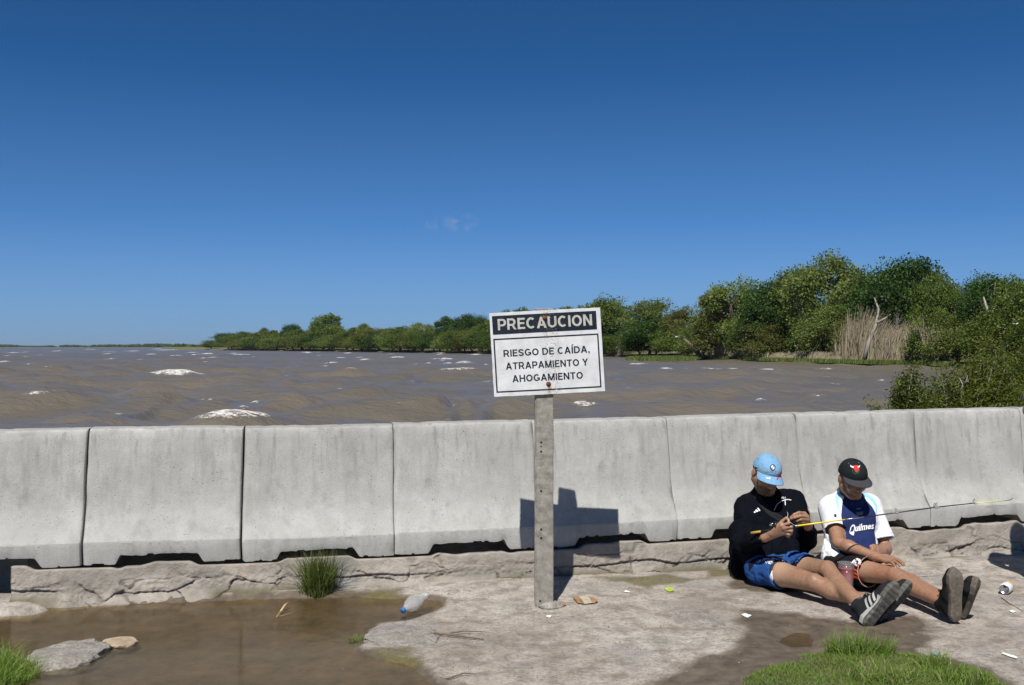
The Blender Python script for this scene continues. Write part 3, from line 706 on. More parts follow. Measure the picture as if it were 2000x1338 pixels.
# left, farther run of wood
lf = [(412, 664, 36, 'shrub', 'leaf_mid', 'low bushes at the tip of the far point'), (446, 651, 50, 'dense', 'leaf_dark', 'first dark tree at the tip of the far point'), (474, 649, 44, 'dense', 'leaf_mid', 'second tree from the tip of the far point'),
      (500, 648, 50, 'broad', 'leaf_olive', 'olive tree near the tip of the far point'), (514, 640, 22, 'airy', 'leaf_olive', 'small airy tree poking above the far scrub'), (540, 645, 60, 'broad', 'leaf_mid', 'round tree left of the two small spires'),
      (559, 632, 16, 'tall', 'leaf_dark', 'left of two small dark spires on the far wood'), (573, 630, 24, 'tall', 'leaf_dark', 'right of two small dark spires on the far wood'), (588, 643, 60, 'broad', 'leaf_mid', 'green tree just left of the dead trunk'),
      (643, 611, 62, 'broad', 'leaf_mid', 'tall rounded tree standing above the far wood'), (632, 635, 56, 'dense', 'leaf_dark', 'dark lower tree under the tall rounded one'), (690, 640, 64, 'broad', 'leaf_mid', 'tree right of the tall rounded one'),
      (708, 632, 34, 'airy', 'leaf_light', 'pale airy tree right of the tall rounded one'), (740, 640, 70, 'broad', 'leaf_olive', 'olive tree in the middle of the far wood'), (782, 640, 70, 'dense', 'leaf_mid', 'dense tree in the middle of the far wood'),
      (826, 630, 60, 'broad', 'leaf_light', 'pale tree left of the flat topped one'), (874, 618, 44, 'airy', 'leaf_dark', 'flat topped airy tree left of the sign'), (908, 617, 56, 'dense', 'leaf_dark', 'dark round tree left of the sign'),
      (942, 612, 22, 'tall', 'leaf_dark', 'small pointed tree touching the sign edge'), (860, 640, 70, 'broad', 'leaf_mid', 'low tree in front of the flat topped one'), (955, 625, 70, 'broad', 'leaf_mid', 'tree half hidden by the left sign edge')]
for i, (px, top, w, kind, mt, lb) in enumerate(lf):
    tree(px, top, w, kind, 20 + i % 3 if kind not in ('tall', 'airy') else (8 if kind == 'tall' else 4), mt, lb, 14., group='trees of the far wood')
for i, (px, top, w) in enumerate([(985, 650, 70), (1020, 648, 70), (1060, 646, 76), (1100, 646, 76), (1140, 644, 80), (1175, 650, 70)]):
    tree(px, top, w, 'shrub', 10 + i % 4, um[i % 6], 'scrub bush hidden behind the sign board, ' + ['first', 'second', 'third', 'fourth', 'fifth', 'sixth'][i] + ' from the left', 2., name='bank_shrub', cat='shrub', group='scrub behind the sign')
hid = [(1010, 600, 90), (1060, 610, 90), (1110, 600, 100)]
for i, (px, top, w) in enumerate(hid):
    tree(px, top, w, 'broad', 20 + i, 'leaf_mid', ['left', 'middle', 'right'][i] + ' one of three trees hidden behind the sign board', 10., group='trees hidden behind the sign')
SC_ = ['scrub bush at the foot of the far wood, ' + w_ for w_ in ('first from its left tip', 'second from its left tip', 'third from its left tip', 'left of the rusty reeds', 'right of the rusty reeds', 'left under the small spires', 'under the small spires', 'left of the dead trunk', 'under the dead trunk', 'left under the tall rounded tree', 'right under the tall rounded tree', 'right of the tall rounded tree', 'below the pale airy tree', 'left of the olive tree', 'below the olive tree', 'left of the dense middle tree', 'below the dense middle tree', 'below the pale tree', 'left below the flat topped tree', 'below the flat topped tree', 'below the dark round tree', 'next but one to the sign', 'next to the sign', 'touching the sign')]
for i, px in enumerate(range(452, 970, 22)):
    tree(px + (i * 7) % 9, 655 + (i * 5) % 7 - (px - 470) * .03, 52 + (i * 11) % 14, 'shrub', 10 + i % 4, ['leaf_mid', 'leaf_olive', 'leaf_mid', 'leaf_dark', 'leaf_light'][i % 5],
         SC_[i], 3., name='bank_shrub', cat='shrub', group='scrub bushes at the foot of the far wood')
# bare trees
def bare_tree(px, top, wpx, back, label, seed, mt='bark_pale', lean=0.):
    rs = np.random.default_rng(seed); p = bank_pt(px, back); d = p[1]; H = EYE + (HY - top) / FPX * d - p[2]; mb = MB()
    def br(a, dirv, L, r, lv):
        b_ = a + dirv * L; mid = (a + b_) / 2 + rs.normal(0, .06 * L, 3); mb.tube([a, mid, b_], [r, r * .75, r * .5], 6 if lv < 2 else 4)
        if lv < 4:
            for _ in range(3 if lv else 4):
                nd = dirv + rs.normal(0, .45, 3); nd[2] = abs(nd[2]) * .8 + .25; nd /= np.linalg.norm(nd); br(a + (b_ - a) * rs.uniform(.55, 1), nd, L * rs.uniform(.5, .7), r * .5, lv + 1)
    dv = np.array([lean, 0, 1.]); dv /= np.linalg.norm(dv)
    o = thing('bare_tree', label, 'tree', p, 'bare trees on the bank'); br(p - [0, 0, .3], dv, H * .45, H * .018, 0)
    mb.build('trunk', M[mt], o)
bare_tree(612, 618, 20, 10, 'grey leafless tree left of the tall rounded tree', 2)
bare_tree(1388, 590, 20, .5, 'pale thin trunk at the left foot of the grove', 5)
bare_tree(1716, 560, 40, 0., 'pale leaning trunk forking in front of the grey reeds', 8, lean=.42)
# leaning dark trunks over the water
def snag(pts, r, label, mt='bark'):
    mb = MB(); mb.tube([P(*q) for q in pts], r, 7); o = thing('leaning_trunk', label, 'tree trunk', P(*pts[0]), 'leaning trunks on the bank'); mb.build('trunk', M[mt], o)
snag([(1366, 694, 188), (1352, 676, 188), (1336, 662, 189)], [.45, .35, .2], 'dark trunk leaning left by the water below the slim tree')
snag([(1768, 698, 124), (1775, 682, 124), (1790, 674, 124.5), (1830, 669, 126)], [.28, .24, .2, .12], 'dark trunk bent flat over the beach')
snag([(1688, 702, 133), (1697, 668, 133), (1711, 634, 133.4), (1716, 604, 134), (1708, 582, 134)], [.3, .26, .2, .15, .06], 'pale grey trunk rising out of the grey reeds', 'bark_pale')
snag([(1713, 630, 133.2), (1728, 622, 133.4), (1744, 611, 134)], [.15, .12, .05], 'pale side limb of the trunk in the reeds', 'bark_pale')
snag([(1936, 655, 108), (1934, 622, 108), (1927, 600, 108.4), (1921, 580, 109)], [.24, .2, .15, .07], 'pale trunk under the tall thin trees', 'bark_pale')
snag([(1934, 622, 107.8), (1941, 606, 108), (1945, 592, 108.4)], [.15, .12, .06], 'pale fork of the trunk under the tall thin trees', 'bark_pale')
snag([(1389, 702, 183), (1387, 660, 183), (1384, 618, 183.5), (1388, 590, 184)], [.22, .18, .12, .05], 'slim pale trunk at the left end of the grove', 'bark_pale')
# reeds
def reeds(px0, px1, top, lean, n, label, seed, back=-1.2, mt='reed_dry', grp='dry reed stands', hmin=.5):
    rs = np.random.default_rng(seed); c = bank_pt((px0 + px1) / 2, back); V = []; tone = []
    for i in range(int(n * 1.7)):
        px = rs.uniform(px0, px1); b_ = bank_pt(px, back + rs.uniform(-1, 2.2)); edge = 1 - abs((px - px0) / (px1 - px0) - .55) * .7
        Hh = (EYE + (HY - top) / FPX * b_[1] - b_[2]) * rs.uniform(hmin, 1.02) * edge; w = .022 + .035 * rs.random()
        l = lean + rs.normal(0, .19); t = b_ + np.array([l * Hh, rs.normal(0, .1) * Hh, Hh]); m = b_ + (t - b_) * .55 + np.array([-.06 * Hh * l, 0, .03 * Hh])
        b_ = b_ - [0, 0, .2]
        V += [b_ - [w, 0, 0], b_ + [w, 0, 0], m + [w, 0, 0], m - [w, 0, 0], m - [w, 0, 0], m + [w, 0, 0], t + [w * .25, 0, 0], t - [w * .25, 0, 0]]; tone += [rs.random()] * 8
    V = np.array(V); o = thing('reed_clump', label, 'reeds', c, grp); mk('stalks', V, np.arange(len(V)).reshape(-1, 4), M[mt], o, False, {'tone': np.array(tone)})
reeds(1630, 1704, 590, .4, 1100, 'tall stand of grey dry reeds leaning right', 1)
reeds(1704, 1770, 622, .4, 600, 'brown reeds right of the pale leaning trunk', 6, -.6)
reeds(1772, 1832, 612, .15, 700, 'smaller stand of grey reeds above the bent trunk', 2)
reeds(1395, 1432, 655, .25, 420, 'pale dry reeds by the slim airy tree', 3)
reeds(1430, 1500, 676, .2, 420, 'short tan reeds left of the dark hollow', 9)
reeds(1500, 1640, 684, .6, 1300, 'flattened tan reeds below the dark hollow', 4, -1.4, hmin=.3)
reeds(1190, 1215, 660, .1, 260, 'dull reeds right beside the sign', 7)
reeds(478, 506, 663, .1, 200, 'rusty reed patch at the foot of the far wood', 8)
def shore_grass():
    rs = np.random.default_rng(5); V = []; tone = []
    for i in range(12000):
        if i < 2600:
            a = rs.uniform(0, 6.28); q = math.sqrt(rs.random()); d = 172 + 9 * q * math.sin(a); px = 1292 + 70 * q * math.cos(a); b_ = np.array([(px - CX) / FPX * d, d, WZ + .05]); h = .65
        else:
            px = rs.uniform(1370, 1860); b_ = bank_pt(px, rs.uniform(-4.2, -.5), .1); h = .5
        h *= rs.uniform(.5, 1.3); t = b_ + np.array([rs.normal(.15, .2) * h, rs.normal(0, .2) * h, h]); w = .07
        V += [b_ - [w, 0, 0], b_ + [w, 0, 0], t + [w * .2, 0, 0], t - [w * .2, 0, 0]]; tone += [rs.random()] * 4
    mk('shore_grass', np.array(V), np.arange(len(V)).reshape(-1, 4), M['grass_dark'], None, False, {'tone': np.array(tone) * .88}, kind='stuff', label='low green grass along the edge of the far bank', cat='grass')
shore_grass()
def far_wood():
    rs = np.random.default_rng(6); VV = []; tone = []
    for i in range(420):
        px = rs.uniform(-700, 420); d = 2600 if px < 330 else 1500; hgt = (2.4 + (3.5 + 2.2 * vnoise(np.array([[px * .03, 0, 0]]), 4)[0] + 2.0 * (px > 180)) / FPX * d)
        c = np.array([(px - CX) / FPX * d, d + rs.uniform(0, 60), WZ]); n = 90; q = rs.normal(size=(n, 3)); q /= np.linalg.norm(q, axis=1)[:, None]
        p = c + q * np.array([9, 9, hgt * .5]) * rs.uniform(.5, 1, (n, 1)) + [0, 0, hgt * .45]
        V, _ = leaves(p, q, 3.2, rs, .7); VV.append(V); tone.append(rs.random(4 * n))
    V = np.concatenate(VV); mk('far_wood', V, np.arange(len(V)).reshape(-1, 4), M['leaf_mid'], None, False, {'tone': np.concatenate(tone)}, kind='stuff', label='thin line of woods along the far coast at the left horizon', cat='woods')
    V = []
    for px in np.linspace(-900, 430, 60):
        for d, z in ((2560 if px < 330 else 1480, -.5), (2590 if px < 330 else 1510, 1.), (3200, 2)): V.append(((px - CX) / FPX * d, d, WZ + z))
    mk('far_coast', np.array(V), grid_faces(60, 3)[:, ::-1], M['bank'], kind='structure')
far_wood()

# ------------------------------------------------------------ near bushes behind the right barriers
def bush(c, rx, ry, H, ns, label, seed, size=.055):
    rs = np.random.default_rng(seed); mb = MB(); VV = []; tone = []; c = np.array(c, float)
    cl = [(rs.uniform(0, 6.28), math.sqrt(rs.uniform(.02, 1)), rs.uniform(.45, 1)) for _ in range(max(6, ns // 9))]
    for i in range(ns):
        a, r, hh = cl[i % len(cl)]; tip = c + np.array([math.cos(a) * r * rx, math.sin(a) * r * ry, H * hh * (1 - .45 * r * r)]) + rs.normal(0, 1, 3) * [rx * .16, ry * .16, H * .1]
        root = c + np.array([math.cos(a) * r * rx * .3, math.sin(a) * r * ry * .3, -.2]); mid = root + (tip - root) * .6 + np.array([rs.normal(0, .06), rs.normal(0, .06), .12 * H])
        if i % 3 == 0: mb.tube([root, mid, tip], [.02, .012, .004], 4, False)
        tn = cl[i % len(cl)][2] * .5 + rs.random() * .25 - .1
        drp = rs.normal(0, .3, 3) + [.25, 0, .25]; tt = tip + drp * .35
        n = 58; t = rs.uniform(0, 1, n) ** .8; pts = np.where((t < .6)[:, None], mid + (tip - mid) * (t / .6)[:, None], tip + (tt - tip) * ((t - .6) / .4)[:, None]) + rs.normal(0, .055 + .05 * (rx > 1), (n, 3))
        V, _ = leaves(pts, np.tile((tt - mid) / np.linalg.norm(tt - mid), (n, 1)), size, rs, .32); VV.append(V); tone.append(np.repeat(tn + rs.uniform(0, .4, n), 4))
    o = thing('near_bush', label, 'bush', c, 'bushes behind the right barriers')
    mb.build('branches', M['bark_pale'], o)
    V = np.concatenate(VV); mk('foliage', V, np.arange(len(V)).reshape(-1, 4), M['leaf_bush'], o, False, {'tone': np.concatenate(tone)})
def gb(px, Y, z): return np.array([(px - CX) / FPX * Y, Y, z])
bush(gb(1772, 14., -.3), .32, .4, 1.36, 280, 'small feathery bush left of the larger bushes, behind the barrier', 1)
bush(gb(1834, 14.4, -.3), .3, .5, .85, 120, 'low gap-filling bush between the small and the large bush', 5)
bush(gb(1906, 15.5, -.4), .74, .8, 1.62, 640, 'large dark olive bush above the barrier with pale twig', 2, .06)
bush(gb(1985, 17., -.4), .85, .9, 1.92, 640, 'large bush at the right edge above the barrier', 3, .06)
bush(gb(2080, 18., -.4), 1., 1., 2.15, 600, 'bush cut off by the right edge of the photo', 4, .06)
bush(gb(1708, 12.5, -.2), .16, .3, .95, 40, 'tip of a bush barely showing over the barrier', 6, .06)
mb = MB(); q = [P(1873, 768, 14.6), P(1881, 752, 14.55), P(1874, 738, 14.6)]; mb.tube(q, [.012, .01, .004], 5); mb.tube([P(1881, 752, 14.55), P(1887, 745, 14.5), P(1890, 733, 14.5)], [.009, .007, .003], 5)
mb.build('bare_twig', M['bark_pale'], label='pale forked bare twig in the large dark bush', cat='twig')

# ------------------------------------------------------------ gulls
t = NT('feather'); M['feather'] = t.done(t.bsdf(t.ramp(t.noise(t.obj(), 12), [(.3, (.6, .6, .6)), (.7, (.8, .8, .78))]), .8))
def gull(px, py, Y, span, tilt, label):
    c = P(px, py, Y); o = thing('gull', label, 'bird', c, 'gulls over the water'); s = span / 2
    V, F = lathe([(.001, -.22), (.03, -.2), (.07, -.05), (.075, .05), (.045, .16), (.04, .2), (.012, .26), (.001, .3)], 10); V = V[:, [2, 0, 1]] * s * 1.6
    mk('body', V + c, F, M['feather'], o)
    for sg in (-1, 1):
        Vw = []; 
        for k, (w, ch, z) in enumerate(((0, .26, 0), (.35, .27, .16), (.7, .2, .2), (1., .03, .12))):
            for e, th in ((-.5, 0), (.5, 0), (.5, -.02), (-.5, -.02)): Vw.append((e * ch * s * 1.2 + .03, sg * w * s, (z + th) * s + tilt * sg * w * s))
        F = [(4 * k + j, 4 * k + (j + 1) % 4, 4 * k + 4 + (j + 1) % 4, 4 * k + 4 + j) for k in range(3) for j in range(4)] + [(0, 3, 2, 1), (12, 13, 14, 15)]
        Vw = np.array(Vw); Vw = Vw[:, [1, 0, 2]] if abs(tilt) > .2 else Vw @ np.array([[.5, -.86, 0], [.86, .5, 0], [0, 0, 1]])
        mk('wing', Vw + c, F, M['feather'], o)
gull(1321, 658, 150, 1.3, -.45, 'white gull flying low before the leaning trunk')
gull(1984, 633, 95, .9, .1, 'white gull before the dark trees at the right edge')
# ------------------------------------------------------------ sign on its post
simple('post_concrete', (.235, .22, .19), .92, var=.3, scale=30, bump=.5, spec=.2)
simple('black_hole', (.012, .011, .01), .95)  # flat black standing in for the shade inside holes
def m_sign():
    t = NT('sign_white'); lc = t.attr('lc').outputs['Vector']; sp = t.n('SeparateXYZ', Vector=lc)
    u, v_ = sp.outputs[0], sp.outputs[1]
    n = t.noise(lc, 14, 5, .6); n2 = t.noise(lc, 90, 4)
    c = t.ramp(n, [(.3, (.5, .5, .5)), (.6, (.62, .625, .63))])
    band = t.ramp(t.math('ABSOLUTE', t.math('SUBTRACT', u, .345)), [(.02, 1.), (.06, 0.)])
    c = t.mix(t.math('MULTIPLY', band, t.ramp(n2, [(.5, 0.), (.62, .8)])), c, (.26, .25, .22))
    c = t.mix(t.math('MULTIPLY', t.math('SUBTRACT', 1.0, band), t.ramp(n2, [(.62, 0.), (.72, .5)])), c, (.42, .41, .38))
    # scuffs at lower left
    sc = t.math('MULTIPLY', t.ramp(t.noise(t.map(lc, (60, 200, 1)), 1.0, 4), [(.58, 0.), (.66, .5)]), t.ramp(t.n('VectorMath', operation='DISTANCE', **{}).outputs['Value'], [(0., 1.), (.08, 0.)]))
    dn = [x for x in t.t.nodes if x.type == 'VECT_MATH'][-1]; t.put(dn.inputs[0], lc); dn.inputs[1].default_value = (.06, .35, 0)
    c = t.mix(sc, c, (.3, .3, .29))
    # rust runs below the two bolts
    for bu, bv, ln, w in ((.32, .0465, .11, .02), (.323, .43, .09, .016)):
        du = t.math('ABSOLUTE', t.math('SUBTRACT', u, bu)); dv = t.math('SUBTRACT', v_, bv)
        k = t.math('MULTIPLY', t.ramp(t.math('DIVIDE', du, w), [(.2, 1.), (1., 0.)]), t.math('MULTIPLY', t.ramp(dv, [(-.0, 0.), (.004, 1.)]), t.ramp(t.math('DIVIDE', dv, ln), [(.3, 1.), (1., 0.)])))
        k = t.math('MULTIPLY', k, t.ramp(t.noise(t.map(lc, (160, 25, 1)), 1., 3), [(.3, .25), (.6, 1.)]))
        c = t.mix(k, c, (.33, .15, .04))
    M['sign_white'] = t.done(t.bsdf(c, .45, t.bump(n2, .15, .002), .4))
m_sign()
def m_print(name, col, wear):
    t = NT(name); lc = t.attr('lc').outputs['Vector']; u = t.n('SeparateXYZ', Vector=lc).outputs[0]
    n = t.noise(lc, 120, 5); n2 = t.noise(lc, 20, 3)
    c = t.ramp(n2, [(.3, col), (.7, tuple(x * 1.35 + .004 for x in col))])
    band = t.ramp(t.math('ABSOLUTE', t.math('SUBTRACT', u, .345)), [(.015, 1.), (.06, 0.)])
    c = t.mix(t.math('MULTIPLY', t.ramp(n, [(.6, 0.), (.67, 1.)]), t.math('ADD', t.math('MULTIPLY', band, .8), .08)), c, wear)
    M[name] = t.done(t.bsdf(c, .6, None, .15))
m_print('sign_navy', (.008, .013, .022), (.5, .49, .46)); m_print('sign_letter', (.36, .355, .31), (.1, .1, .1)); m_print('sign_black', (.012, .014, .022), (.6, .59, .57))
simple('rust', (.13, .045, .018), .9, var=.5, scale=120, bump=.6)
POST_Y = 5.80
def build_sign():
    X0, X1 = (1044.5 - CX) / FPX * POST_Y, (1081 - CX) / FPX * POST_Y; w = X1 - X0; ztop = EYE + (HY - 602.5) / FPX * POST_Y
    base = np.array([(X0 + X1) / 2, POST_Y + .05, 0.])
    o = thing('sign_post', 'square grey concrete post carrying the caution board', 'post', base)
    sec = [(.012, .0), (w - .004, .0), (w, .004), (w, .097), (w - .006, .103), (.006, .103), (0, .097), (0, .014)]
    zs = np.concatenate([[-.15], np.linspace(-.02, ztop - .004, 150), [ztop]]); V = []
    for i, z in enumerate(zs):
        for k, (a, b_) in enumerate(sec):
            sh = .006 if i == len(zs) - 1 else 0
            n = fbm(np.array([[a * 30 + k, z * 14, 3.]]), 7, 3)[0] * .0016
            ch = 0.
            if k in (0, 7, 1) :                                          # broken arrises
                e = fbm(np.array([[k * 9., z * 11, 1.]]), 17, 4)[0]
                ch = max(0, e - .12) * .045 * (1 if (k != 1 and .62 < z < 1.1) else (.25 if k != 1 else .6 * (z < .14)))
            cx, cy = w / 2, .05; V.append((X0 + a + (cx - a) * (ch * 8) + n, POST_Y + b_ + (cy - b_) * ch * 8 + n + sh * (1 if b_ < .05 else -1), z))
    F = [tuple(f[::-1]) for f in grid_faces(len(zs), 8, True)] + [tuple(range(8))[::-1], tuple((len(zs) - 1) * 8 + k for k in range(8))]
    mk('shaft', V, [f[::-1] for f in F], M['post_concrete'], o, False)
    for px, py in ((1057, 864), (1057, 882), (1057, 959), (1057, 1034), (1057, 1051), (1055, 1174), (1057, 872)):
        c = P(px, py, POST_Y - .0012); mb = MB(); mb.tube([c, c + [0, .002, 0]], .0065 if py != 872 else .004, 10); mb.build('hole', M['black_hole'], o)  # black discs set on the face, painting the shade of drilled holes
    # mortar collar at the foot
    mb = MB(); rs = np.random.default_rng(4)
    V, F = rockmesh(4, (.075, .06, .03), .3); mk('mortar_lump', V + [X1 - .015, POST_Y + .02, .0], F, M['rock'], o)
    # the board
    SW, SH, th, yS = .6465, .4885, .003, POST_Y - .012
    TLp = P(955.4, 611.5, yS); ang = R_(3.0); ex = np.array([math.cos(ang), 0, math.sin(ang)]); ez = np.array([math.sin(ang) * 1.15, 0, -math.cos(ang)])
    def bend(uv, lift):
        u_, v_ = uv[:, 0], uv[:, 1]
        d = np.where(u_ > .385, (u_ - .385) * .06, np.where(u_ < .27, (.27 - u_) * .05, 0)) + .0015 * np.sin(v_ * 21 + u_ * 9) * np.abs(u_ - .33) * 3
        crease = -.004 * np.exp(-((u_ - .375) / .012) ** 2)
        p = TLp + u_[:, None] * ex + v_[:, None] * ez; p[:, 1] += d + crease - lift; return p
    sg = thing('caution_sign', 'white and navy Spanish caution board bolted to the post', 'sign', TLp + ex * SW / 2 + ez * SH)
    nu, nv = 60, 24; uu, vv = np.meshgrid(np.linspace(0, SW, nu), np.linspace(0, SH, nv), indexing='ij'); uv = np.c_[uu.ravel(), vv.ravel()]
    rough_e = .0015 * fbm(np.c_[uv * 60, uv[:, :1]], 2, 2); uv2 = uv + rough_e[:, None]
    A, B = bend(uv2, th), bend(uv2, 0); n0 = len(A); F = grid_faces(nu, nv); FF = [tuple(f) for f in F] + [tuple(f[::-1] + n0) for f in F]
    ring = [i * nv for i in range(nu)] + [(nu - 1) * nv + j for j in range(1, nv)] + [i * nv + nv - 1 for i in range(nu - 2, -1, -1)] + [j for j in range(nv - 2, 0, -1)]
    FF += [(ring[k], ring[k - 1], ring[k - 1] + n0, ring[k] + n0) for k in range(len(ring))]
    L3 = np.c_[np.r_[uv, uv], np.zeros(2 * n0)]
    mk('board', np.r_[A, B], FF, M['sign_white'], sg, False, {'lc': L3})
    def sheet(name, u0, v0, u1, v1, m, lift=.0006, nn=40):
        uu, vv = np.meshgrid(np.linspace(u0, u1, nn), np.linspace(v0, v1, 6), indexing='ij'); q = np.c_[uu.ravel(), vv.ravel()]
        mk(name, bend(q, th + lift), grid_faces(nn, 6), m, sg, True, {'lc': np.c_[q, q[:, :1] * 0]})
    sheet('header_panel', .0142, .0186, .622, .1275, M['sign_navy'])
    fu0, fu1, fv0, fv1, lw = .0142, .628, .151, .466, .0085
    sheet('border_line', fu0, fv0, fu1, fv0 + lw, M['sign_black']); sheet('border_line', fu0, fv1 - lw, fu1, fv1, M['sign_black'])
    sheet('border_line', fu0, fv0 + lw, fu0 + lw, fv1 - lw, M['sign_black'], nn=4); sheet('border_line', fu1 - lw, fv0 + lw, fu1, fv1 - lw, M['sign_black'], nn=4)
    for txt, u0, wd, base_v, cap, m, bo in (('PRECAUCION', .0455, .55, .1026, .0655, 'sign_letter', .026), ('RIESGO DE CAÍDA,', .0686, .502, .259, .0405, 'sign_black', .027), ('ATRAPAMIENTO Y', .078, .479, .334, .0405, 'sign_black', .027), ('AHOGAMIENTO', .1115, .411, .409, .0405, 'sign_black', .027)):
        V2, F2 = sign_text(txt); x0, x1 = V2[:, 0].min(), V2[:, 0].max()
        q = np.c_[u0 + (V2[:, 0] - x0) / (x1 - x0) * wd, base_v - V2[:, 1] * cap]; Lq = bend(q, th + .001); Lq[:, 1] -= V2[:, 2] * .00008
        mk('lettering', Lq, F2, M[m], sg, False, {'lc': np.c_[q, q[:, :1] * 0]})
    for bu, bv in ((.32, .0465), (.32, .43)):
        c = bend(np.array([[bu, bv]]), th)[0]; mb = MB()
        Vb, Fb = lathe([(.001, .011), (.006, .0105), (.0085, .008), (.0095, .003), (.0095, .002), (.014, .0018), (.015, 0), (.013, -.001)], 14)
        mb.add(np.c_[Vb[:, 0], -Vb[:, 2], Vb[:, 1]] + c, Fb); mb.build('bolt', M['rust'], sg)
def text_mesh(s, bold=0.0):
    cu = bpy.data.curves.new('t', 'FONT'); cu.body = s; cu.size = 1; cu.offset = bold; cu.resolution_u = 4
    ob = bpy.data.objects.new('t', cu); C.objects.link(ob); dg = bpy.context.evaluated_depsgraph_get(); dg.update()
    me = bpy.data.meshes.new_from_object(ob.evaluated_get(dg)); V = np.array([v.co[:] for v in me.vertices]); F = [tuple(p.vertices) for p in me.polygons]
    bpy.data.objects.remove(ob); bpy.data.meshes.remove(me); bpy.data.curves.remove(cu)
    return V[:, :2], F
# bold sign-writer's capitals: each glyph a width and a list of strokes, cap height 1
def glyph_font(T=.185):
    h = T / 2; L = lambda *p: ('l', p); A = lambda cx, cy, rx, ry, a0, a1: ('a', (cx, cy, rx, ry, a0, a1)); Dg = lambda x0, y0, x1, y1: ('d', (x0, y0, x1, y1)); v = lambda x, y0=0., y1=1.: L(x, y0, x, y1); z = lambda y, x0, x1: L(x0, y, x1, y)
    P_ = [v(h), z(1 - h, T, .4), z(.42, T, .4), A(.4, .665, .215, .245 - .0, -90, 90)]
    return dict(I=(T, [v(h)]), E=(.62, [v(h), z(1 - h, T, .62), z(.52, T, .57), z(h, T, .62)]), T=(.68, [z(1 - h, 0, .68), v(.34, 0, 1 - T)]), H=(.74, [v(h), v(.74 - h), z(.52, T, .74 - T)]), N=(.74, [v(h), v(.74 - h), Dg(h, 1, .74 - h, 0)]),
        M=(.88, [v(h), v(.88 - h), Dg(h, 1, .44, 0), Dg(.88 - h, 1, .44, 0)]), A=(.8, [Dg(h, 0, .4, 1), Dg(.8 - h, 0, .4, 1), z(.29, .2, .6)]), Y=(.74, [Dg(h, 1, .37, .42), Dg(.74 - h, 1, .37, .42), v(.37, 0, .44)]),
        P=(.68, P_), R=(.75, P_ + [Dg(.42, .42, .75 - h, 0)]), D=(.76, [v(h), z(1 - h, T, .34), z(h, T, .34), A(.34, .5, .33, .5 - h, -90, 90)]), C=(.76, [A(.4, .5, .4 - h, .5 - h, 48, 312)]), O=(.84, [A(.42, .5, .42 - h, .5 - h, 0, 360)]),
        G=(.82, [A(.41, .5, .41 - h, .5 - h, 45, 318), z(.43, .44, .82), v(.82 - h, .14, .43 - h)]), U=(.74, [v(h, .36, 1), v(.74 - h, .36, 1), A(.37, .36, .37 - h, .36 - h, 180, 360)]),
        S=(.68, [A(.34, .715, .34 - h, .285 - h, 15, 270), A(.34, .285, .34 - h, .285 - h, -165, 90)]), J=(.5, []))
def sign_text(s):
    """flat mesh (x, y, layer) of a line of capitals; strokes of one glyph lie on their own thin layers"""
    Fn = glyph_font(); T = .185; h = T / 2; V = []; F = []; x = 0
    def quad(p, ly): o = len(V); V.extend([(*q, ly) for q in p]); F.append((o, o + 1, o + 2, o + 3))
    for ch in s:
        if ch == ' ': x += .33; continue
        if ch == ',': quad([(x + .02, .19), (x + .02, 0), (x + .2, 0), (x + .2, .19)], 0); quad([(x + .12, .0), (x + .03, -.2), (x + .1, -.2), (x + .2, .0)], 1); x += .32; continue
        w, st = Fn['I' if ch == 'Í' else ch]
        if ch == 'Í': quad([(x, 1.08), (x + .12, 1.08), (x + .3, 1.3), (x + .1, 1.3)], 0)
        for ly, (k, p) in enumerate(st):
            if k == 'l':
                x0, y0, x1, y1 = p
                quad([(x + x0 - h, y0), (x + x0 + h, y0), (x + x0 + h, y1), (x + x0 - h, y1)] if x0 == x1 else [(x + x0, y0 - h * .9), (x + x1, y0 - h * .9), (x + x1, y0 + h * .9), (x + x0, y0 + h * .9)], ly)
            elif k == 'd':
                x0, y0, x1, y1 = p; g = h * 1.06; quad([(x + x0 - g, y0), (x + x0 + g, y0), (x + x1 + g, y1), (x + x1 - g, y1)], ly)
            else:
                cx, cy, rx, ry, a0, a1 = p; n = max(10, int(abs(a1 - a0) / 11)); an = np.radians(np.linspace(a0, a1, n + 1))
                for i in range(n):
                    pts = [(x + cx + (rx + d) * math.cos(an[i + e]), cy + (ry + d * .95) * math.sin(an[i + e])) for e, d in ((0, h), (1, h), (1, -h), (0, -h))]; quad(pts, ly)
        x += w + .115
    return np.array(V), F
def rockmesh(seed, rad, rough=.25, sub=4, flat=None):
    bm = bmesh.new(); bmesh.ops.create_icosphere(bm, subdivisions=sub, radius=1); V = np.array([v.co[:] for v in bm.verts]); F = [tuple(v.index for v in f.verts) for f in bm.faces]; bm.free()
    n = fbm(V * 1.3 + seed * 3.7, seed, 5); n2 = fbm(V * 5 + seed, seed + 5, 3)
    V = V * (1 + rough * n + .08 * rough * 4 * n2)[:, None]
    if flat: V[:, 2] = np.where(V[:, 2] > flat, flat + (V[:, 2] - flat) * .25, V[:, 2])
    return V * np.array(rad), F
build_sign()
